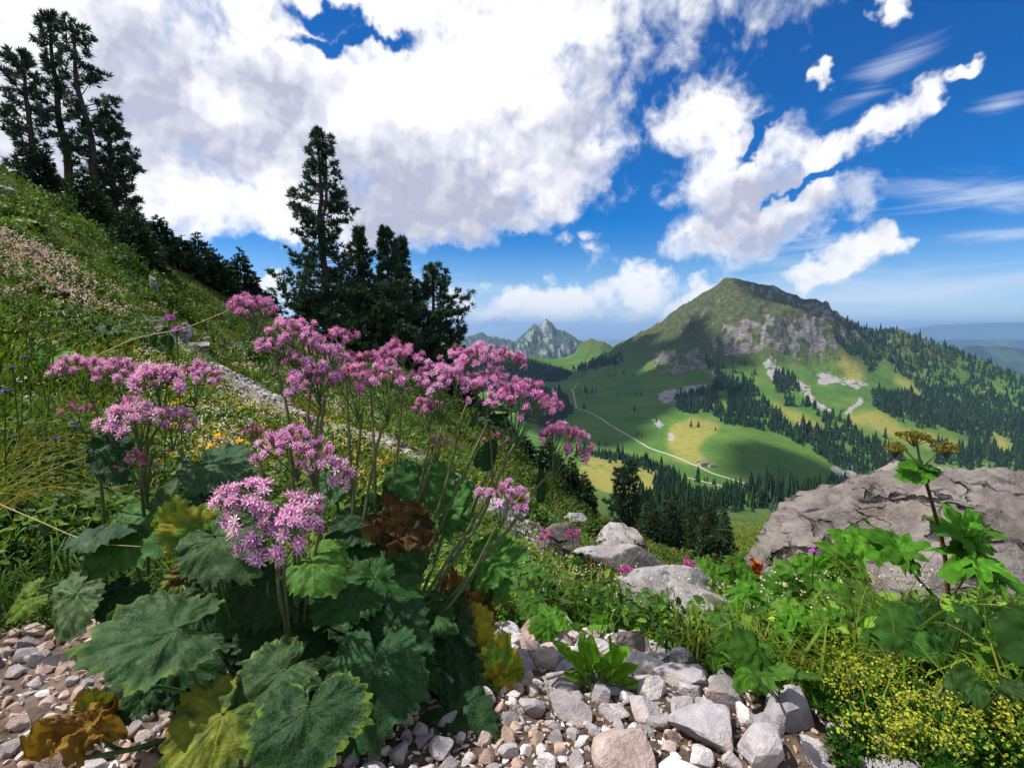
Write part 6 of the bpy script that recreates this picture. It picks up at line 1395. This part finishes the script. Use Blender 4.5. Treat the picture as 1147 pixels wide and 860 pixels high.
for j, (a, b_, w) in enumerate([((1034, 524, 1.42), (1010, 532, 1.38), .9), ((1036, 522, 1.42), (1056, 526, 1.38), .9), ((1033, 524, 1.42), (1034, 538, 1.36), .8),
    ((1080, 600, 1.42), (1066, 562, 1.44), 1.0), ((1082, 598, 1.42), (1098, 566, 1.46), 1.0), ((1084, 600, 1.42), (1126, 594, 1.36), .8), ((1078, 602, 1.42), (1052, 588, 1.36), .8),
    ((1094, 626, 1.36), (1160, 662, 1.30), .9), ((1090, 628, 1.36), (1062, 640, 1.28), .8), ((1092, 624, 1.36), (1110, 648, 1.26), .9), ((1008, 614, 1.42), (962, 588, 1.42), .9), ((1008, 614, 1.42), (1046, 606, 1.40), .9), ((1004, 618, 1.42), (975, 620, 1.36), .8)]):
    leaf_obj(um, at(*a), at(*b_), mat_=LEAFY, hint=(.1 * math.sin(j * 2), -.45, .9), wid=w, seed=900 + j, shape=LOBED if j > 2 else HEART, col=np.array((.045, .17, .022)) * (.75 + .1 * (j % 5)), na=110, nr=10, teeth=.16)
rel(um)

# yellow-green flowering herb in the lower right corner
def lady(px, py, Y, w, seed, label):
    rng = np.random.default_rng(seed); g, P = on(px, py, Y); t = tag(empty('yellow_flowering_herb', g), label, 'plant'); fo, fl, st = MB(), MB(), MB(); k = Y / FPX; rad = w * k * .5; h = max(P[2] - g[2], .09)
    n = 190; A = rng.uniform(0, 6.3, n); q = np.sqrt(rng.random(n)); P0 = np.stack([q * np.cos(A) * rad, q * np.sin(A) * rad * .8, rng.uniform(.01, h * .75, n) * (1.1 - .5 * q)], 1); D = np.stack([np.cos(A) * .7, np.sin(A) * .7 - .35, .55 + 0 * A], 1) + rng.normal(size=(n, 3)) * .35
    q6 = np.repeat(P0, 6, 0); d6 = np.repeat(D, 6, 0); V, F, C = blades(q6, d6 / np.linalg.norm(d6, axis=1)[:, None], np.full(n * 6, .022), np.full(n * 6, .0055), rng, 1, .45, (.028, .10, .022), .5); fo.add(V, F, C)
    ns = 31
    for s in range(ns):
        a = rng.uniform(0, 6.3); r = math.sqrt(rng.random()) * rad; top = np.array([r * math.cos(a), r * math.sin(a) * .8, h * rng.uniform(.7, 1.15) * (1.05 - .35 * r / rad)]); b = top * [.45, .45, 0]; st.add(*tube(bez(b, (b + top) / 2 + [0, 0, .02], top, 5), .0008, 4), (.09, .16, .03))
        m_ = 16; Q = top + rng.normal(size=(m_, 3)) * [.0085, .0085, .008]; leaflets(fl, Q, rng.normal(size=(m_, 3)) * .6 + [0, -.4, .7], rng.uniform(.003, .0055, m_), np.array([(.34, .36, .035)]) * rng.uniform(.55, 1.3, (m_, 1)), rng, .85)
    fo.build('foliage', HERB, t); fl.build('blossoms', PETAL2, t); st.build('stems', STALK, t)
for i, (px, py, Y, w, lab) in enumerate([(960, 790, .98, 90, 'yellow-green herb spilling over the right edge of the scree'), (1010, 790, .95, 90, 'yellow-green herb in the middle of the flowering patch, lower right'), (985, 840, .84, 90, 'nearest yellow-green herb at the bottom edge, beside the scree'), (1050, 830, .84, 90, 'yellow-green herb at the bottom, among bare green tips'),
    (1060, 780, .98, 80, 'sparse yellow-green herb under the dark leaves'), (1115, 840, .82, 90, 'yellow-green herb in the bottom right corner'), (1100, 800, .92, 80, 'yellow-green herb beside the dark oval leaves'), (1050, 735, 1.2, 60, 'yellow-green herb behind the patch, by the umbel stalk'), (1040, 860, .78, 90, 'yellow-green herb cut by the bottom edge'), (940, 755, 1.1, 50, 'small yellow-green herb under the wilted orange leaf'), (1130, 745, 1.15, 70, 'thin yellow-green herb at the right edge')]): lady(px, py, Y, w, 60 + i, lab)
for i, (px, py, Y, w, lab) in enumerate([(632, 640, 2.0, 40, 'pale yellow-green herb in front of the flat-topped rock'), (655, 632, 2.4, 36, 'pale yellow-green herb left of the tilted slab'), (500, 635, 1.5, 34, 'cream-yellow herb seen between the flower stems')]): lady(px, py, Y, w, 80 + i, lab)

# bushes
def bush(px, py, Y, w, h, seed, label, cols, group, n=900, ls=.05):
    rng = np.random.default_rng(seed); P = at(px, py, Y); g = np.array([P[0], P[1], float(ground(P[0], P[1])) - .03]); k = Y / FPX; W_, H_ = w * k * .5, h * k
    m, st = MB(), MB(); D = rng.normal(size=(n, 3)); D /= np.linalg.norm(D, axis=1)[:, None]; D[:, 2] = np.abs(D[:, 2]); lump = 1 + .35 * fbm3(D * 2.2 + seed, 3); q = rng.uniform(.45, 1.05, n) ** .6 * lump; Q = D * q[:, None] * [W_, W_, H_]
    c = np.array(cols[0]) + (np.array(cols[1]) - np.array(cols[0])) * np.clip(.5 + .8 * fbm3(Q * 2 / W_ + seed, 3), 0, 1)[:, None]; c *= rng.uniform(.7, 1.3, (n, 1)); leaflets(m, Q, D + rng.normal(size=D.shape) * .6, np.full(n, ls * max(1, W_ * .9)) * rng.uniform(.7, 1.4, n), c, rng)
    for j in range(6): a = j * 1.05; st.add(*tube(bez((0, 0, -.1), (math.cos(a) * W_ * .2, math.sin(a) * W_ * .2, H_ * .4), (math.cos(a) * W_ * .6, math.sin(a) * W_ * .6, H_ * .7), 5), .012 * max(W_, .4), 4), (.05, .035, .025))
    t = tag(empty('bush', g), label, 'bush', group); m.build('foliage', HERB, t); st.build('stems', STALK, t)
RB = np.random.default_rng(93); DG = [(.02, .05, .016), (.045, .095, .022)]
for i in range(46):
    u = RB.random(); px = 455 + u * 300 + RB.normal() * 8; top = np.interp(px, [455, 520, 590, 660, 700, 760], [440, 480, 525, 565, 590, 640]); py = top + abs(RB.normal()) * 22 - 2; Y = np.interp(py - top, [0, 45], [17, 7.5]) * RB.uniform(.9, 1.1)
    P = at(px, py, Y); gz = float(hill(P[0], P[1])); qx, qy = proj(np.array([P[0], P[1], gz])); bush(qx, qy, Y, RB.uniform(22, 48), RB.uniform(14, 30), 100 + i, 'low dark green bush on the steep brow between the flowers and the valley wood', DG, 'low bushes on the brow', 420, .07)
for i in range(26):
    px, py = RB.uniform(806, 892), RB.uniform(580, 618); Y = np.interp(py, [580, 618], [118, 48]) * RB.uniform(.9, 1.1); P = at(px, py, Y); cl = [(.10, .20, .02), (.20, .32, .035)] if i % 6 else [(.24, .14, .05), (.30, .20, .07)]
    gz = float(ground(P[0], P[1])); qx, qy = proj(np.array([P[0], P[1], gz]))
    bush(qx, qy, Y, RB.uniform(18, 36), RB.uniform(9, 17), 200 + i, 'bright lime green bush on the open slope left of the boulder' if i % 6 else 'yellowish brown bush among the lime green ones left of the boulder', cl, 'lime green bushes on the slope' if i % 6 else 'brownish bushes on the slope', 420, .06)
for i, (px, py, Y, w, h, lab) in enumerate([(150, 262, 17, 34, 26, 'loose bush on the brow under the dense pine'), (120, 245, 15, 40, 24, 'bush at the foot of the windswept pines'), (62, 215, 14, 40, 20, 'bush on the upper slope near the grey stone'), (190, 335, 13, 40, 18, 'dark low bush beside the upright white stone'), (215, 345, 14, 44, 20, 'dark bush above the stony path'), (250, 372, 13, 46, 22, 'bush right of the stony path, upper end'), (290, 395, 12, 50, 22, 'bush right of the stony path, above the upper left flower head'), (320, 415, 12, 46, 22, 'bush behind the upper left flower heads'), (8, 245, 8, 34, 26, 'bright bush at the left edge'), (140, 318, 12, 30, 14, 'low dark bush under the small conifer')]):
    bush(px, py, Y, w, h, 300 + i, lab, DG if i != 8 else [(.06, .15, .02), (.11, .22, .03)], None, 600, .06)
for i in range(60):
    px, py = RB.uniform(0, 300), RB.uniform(225, 430); q = hit(px, py)
    if poly_dist(q[0], q[1], PATH) < .9 or py < 215 + px * .45: continue
    bush(px, py, float(q[1]), RB.uniform(16, 40), RB.uniform(8, 18), 400 + i, 'dark leafy herb clump among the blossoms of the left meadow', [(.014, .04, .012), (.04, .09, .02)] if i % 3 else [(.05, .11, .02), (.09, .17, .03)], 'herb clumps on the left meadow', 380, .05)
# farm on the valley road
fm, nt, b = mat('weathered_timber_and_shingle', .9, .1); nt.links.new(attr(nt).outputs['Color'], b.inputs['Base Color'])
def hut(px, py, Y, w, d, h, label, seed):
    P = at(px, py, Y); z = float(mtn(P[0], P[1])[0]); t = tag(empty('farm_hut', (P[0], P[1], z)), label, 'hut'); a = .3
    wl = MB(); v = [(x, y, k) for k in (-1, h) for x, y in ((-w, -d), (w, -d), (w, d), (-w, d))]; wl.add(v, [(0, 1, 5, 4), (1, 2, 6, 5), (2, 3, 7, 6), (3, 0, 4, 7)], (.42, .38, .33)); wl.add([(-w, -d, h), (-w, d, h), (-w, 0, h * 1.75), (w, -d, h), (w, d, h), (w, 0, h * 1.75)], [(0, 1, 2), (3, 5, 4)], (.30, .24, .18)); wl.build('wall', fm, t, False)
    rf = MB(); e = 1.15; r = h * .75; pts = [(-w * e, -d * 1.25, h * .86), (w * e, -d * 1.25, h * .86), (w * e, 0, h * 1.82), (-w * e, 0, h * 1.82), (-w * e, d * 1.25, h * .86), (w * e, d * 1.25, h * .86)]; top = [(x, y, k + .35) for x, y, k in pts]
    rf.add(pts + top, [(0, 1, 2, 3), (3, 2, 5, 4), (6, 9, 8, 7), (9, 10, 11, 8), (0, 6, 7, 1), (4, 5, 11, 10), (0, 3, 9, 6), (3, 4, 10, 9), (1, 7, 8, 2), (2, 8, 11, 5)], (.22, .17, .15)); rf.build('roof', fm, t, False); t.rotation_euler = (0, 0, a)
hut(787, 519, 758, 6, 4, 3.2, 'little farm hut where the valley road turns', 1); hut(797, 521, 752, 4.5, 3.2, 2.6, 'smaller hut beside the farm hut on the valley road', 2)
hut(897, 470, 1010, 5, 3.5, 2.8, 'lone hut on the meadow strip between two woods', 3); hut(1108, 508, 950, 5, 3.5, 2.8, 'hut on the clearing in the forest behind the boulder', 4)
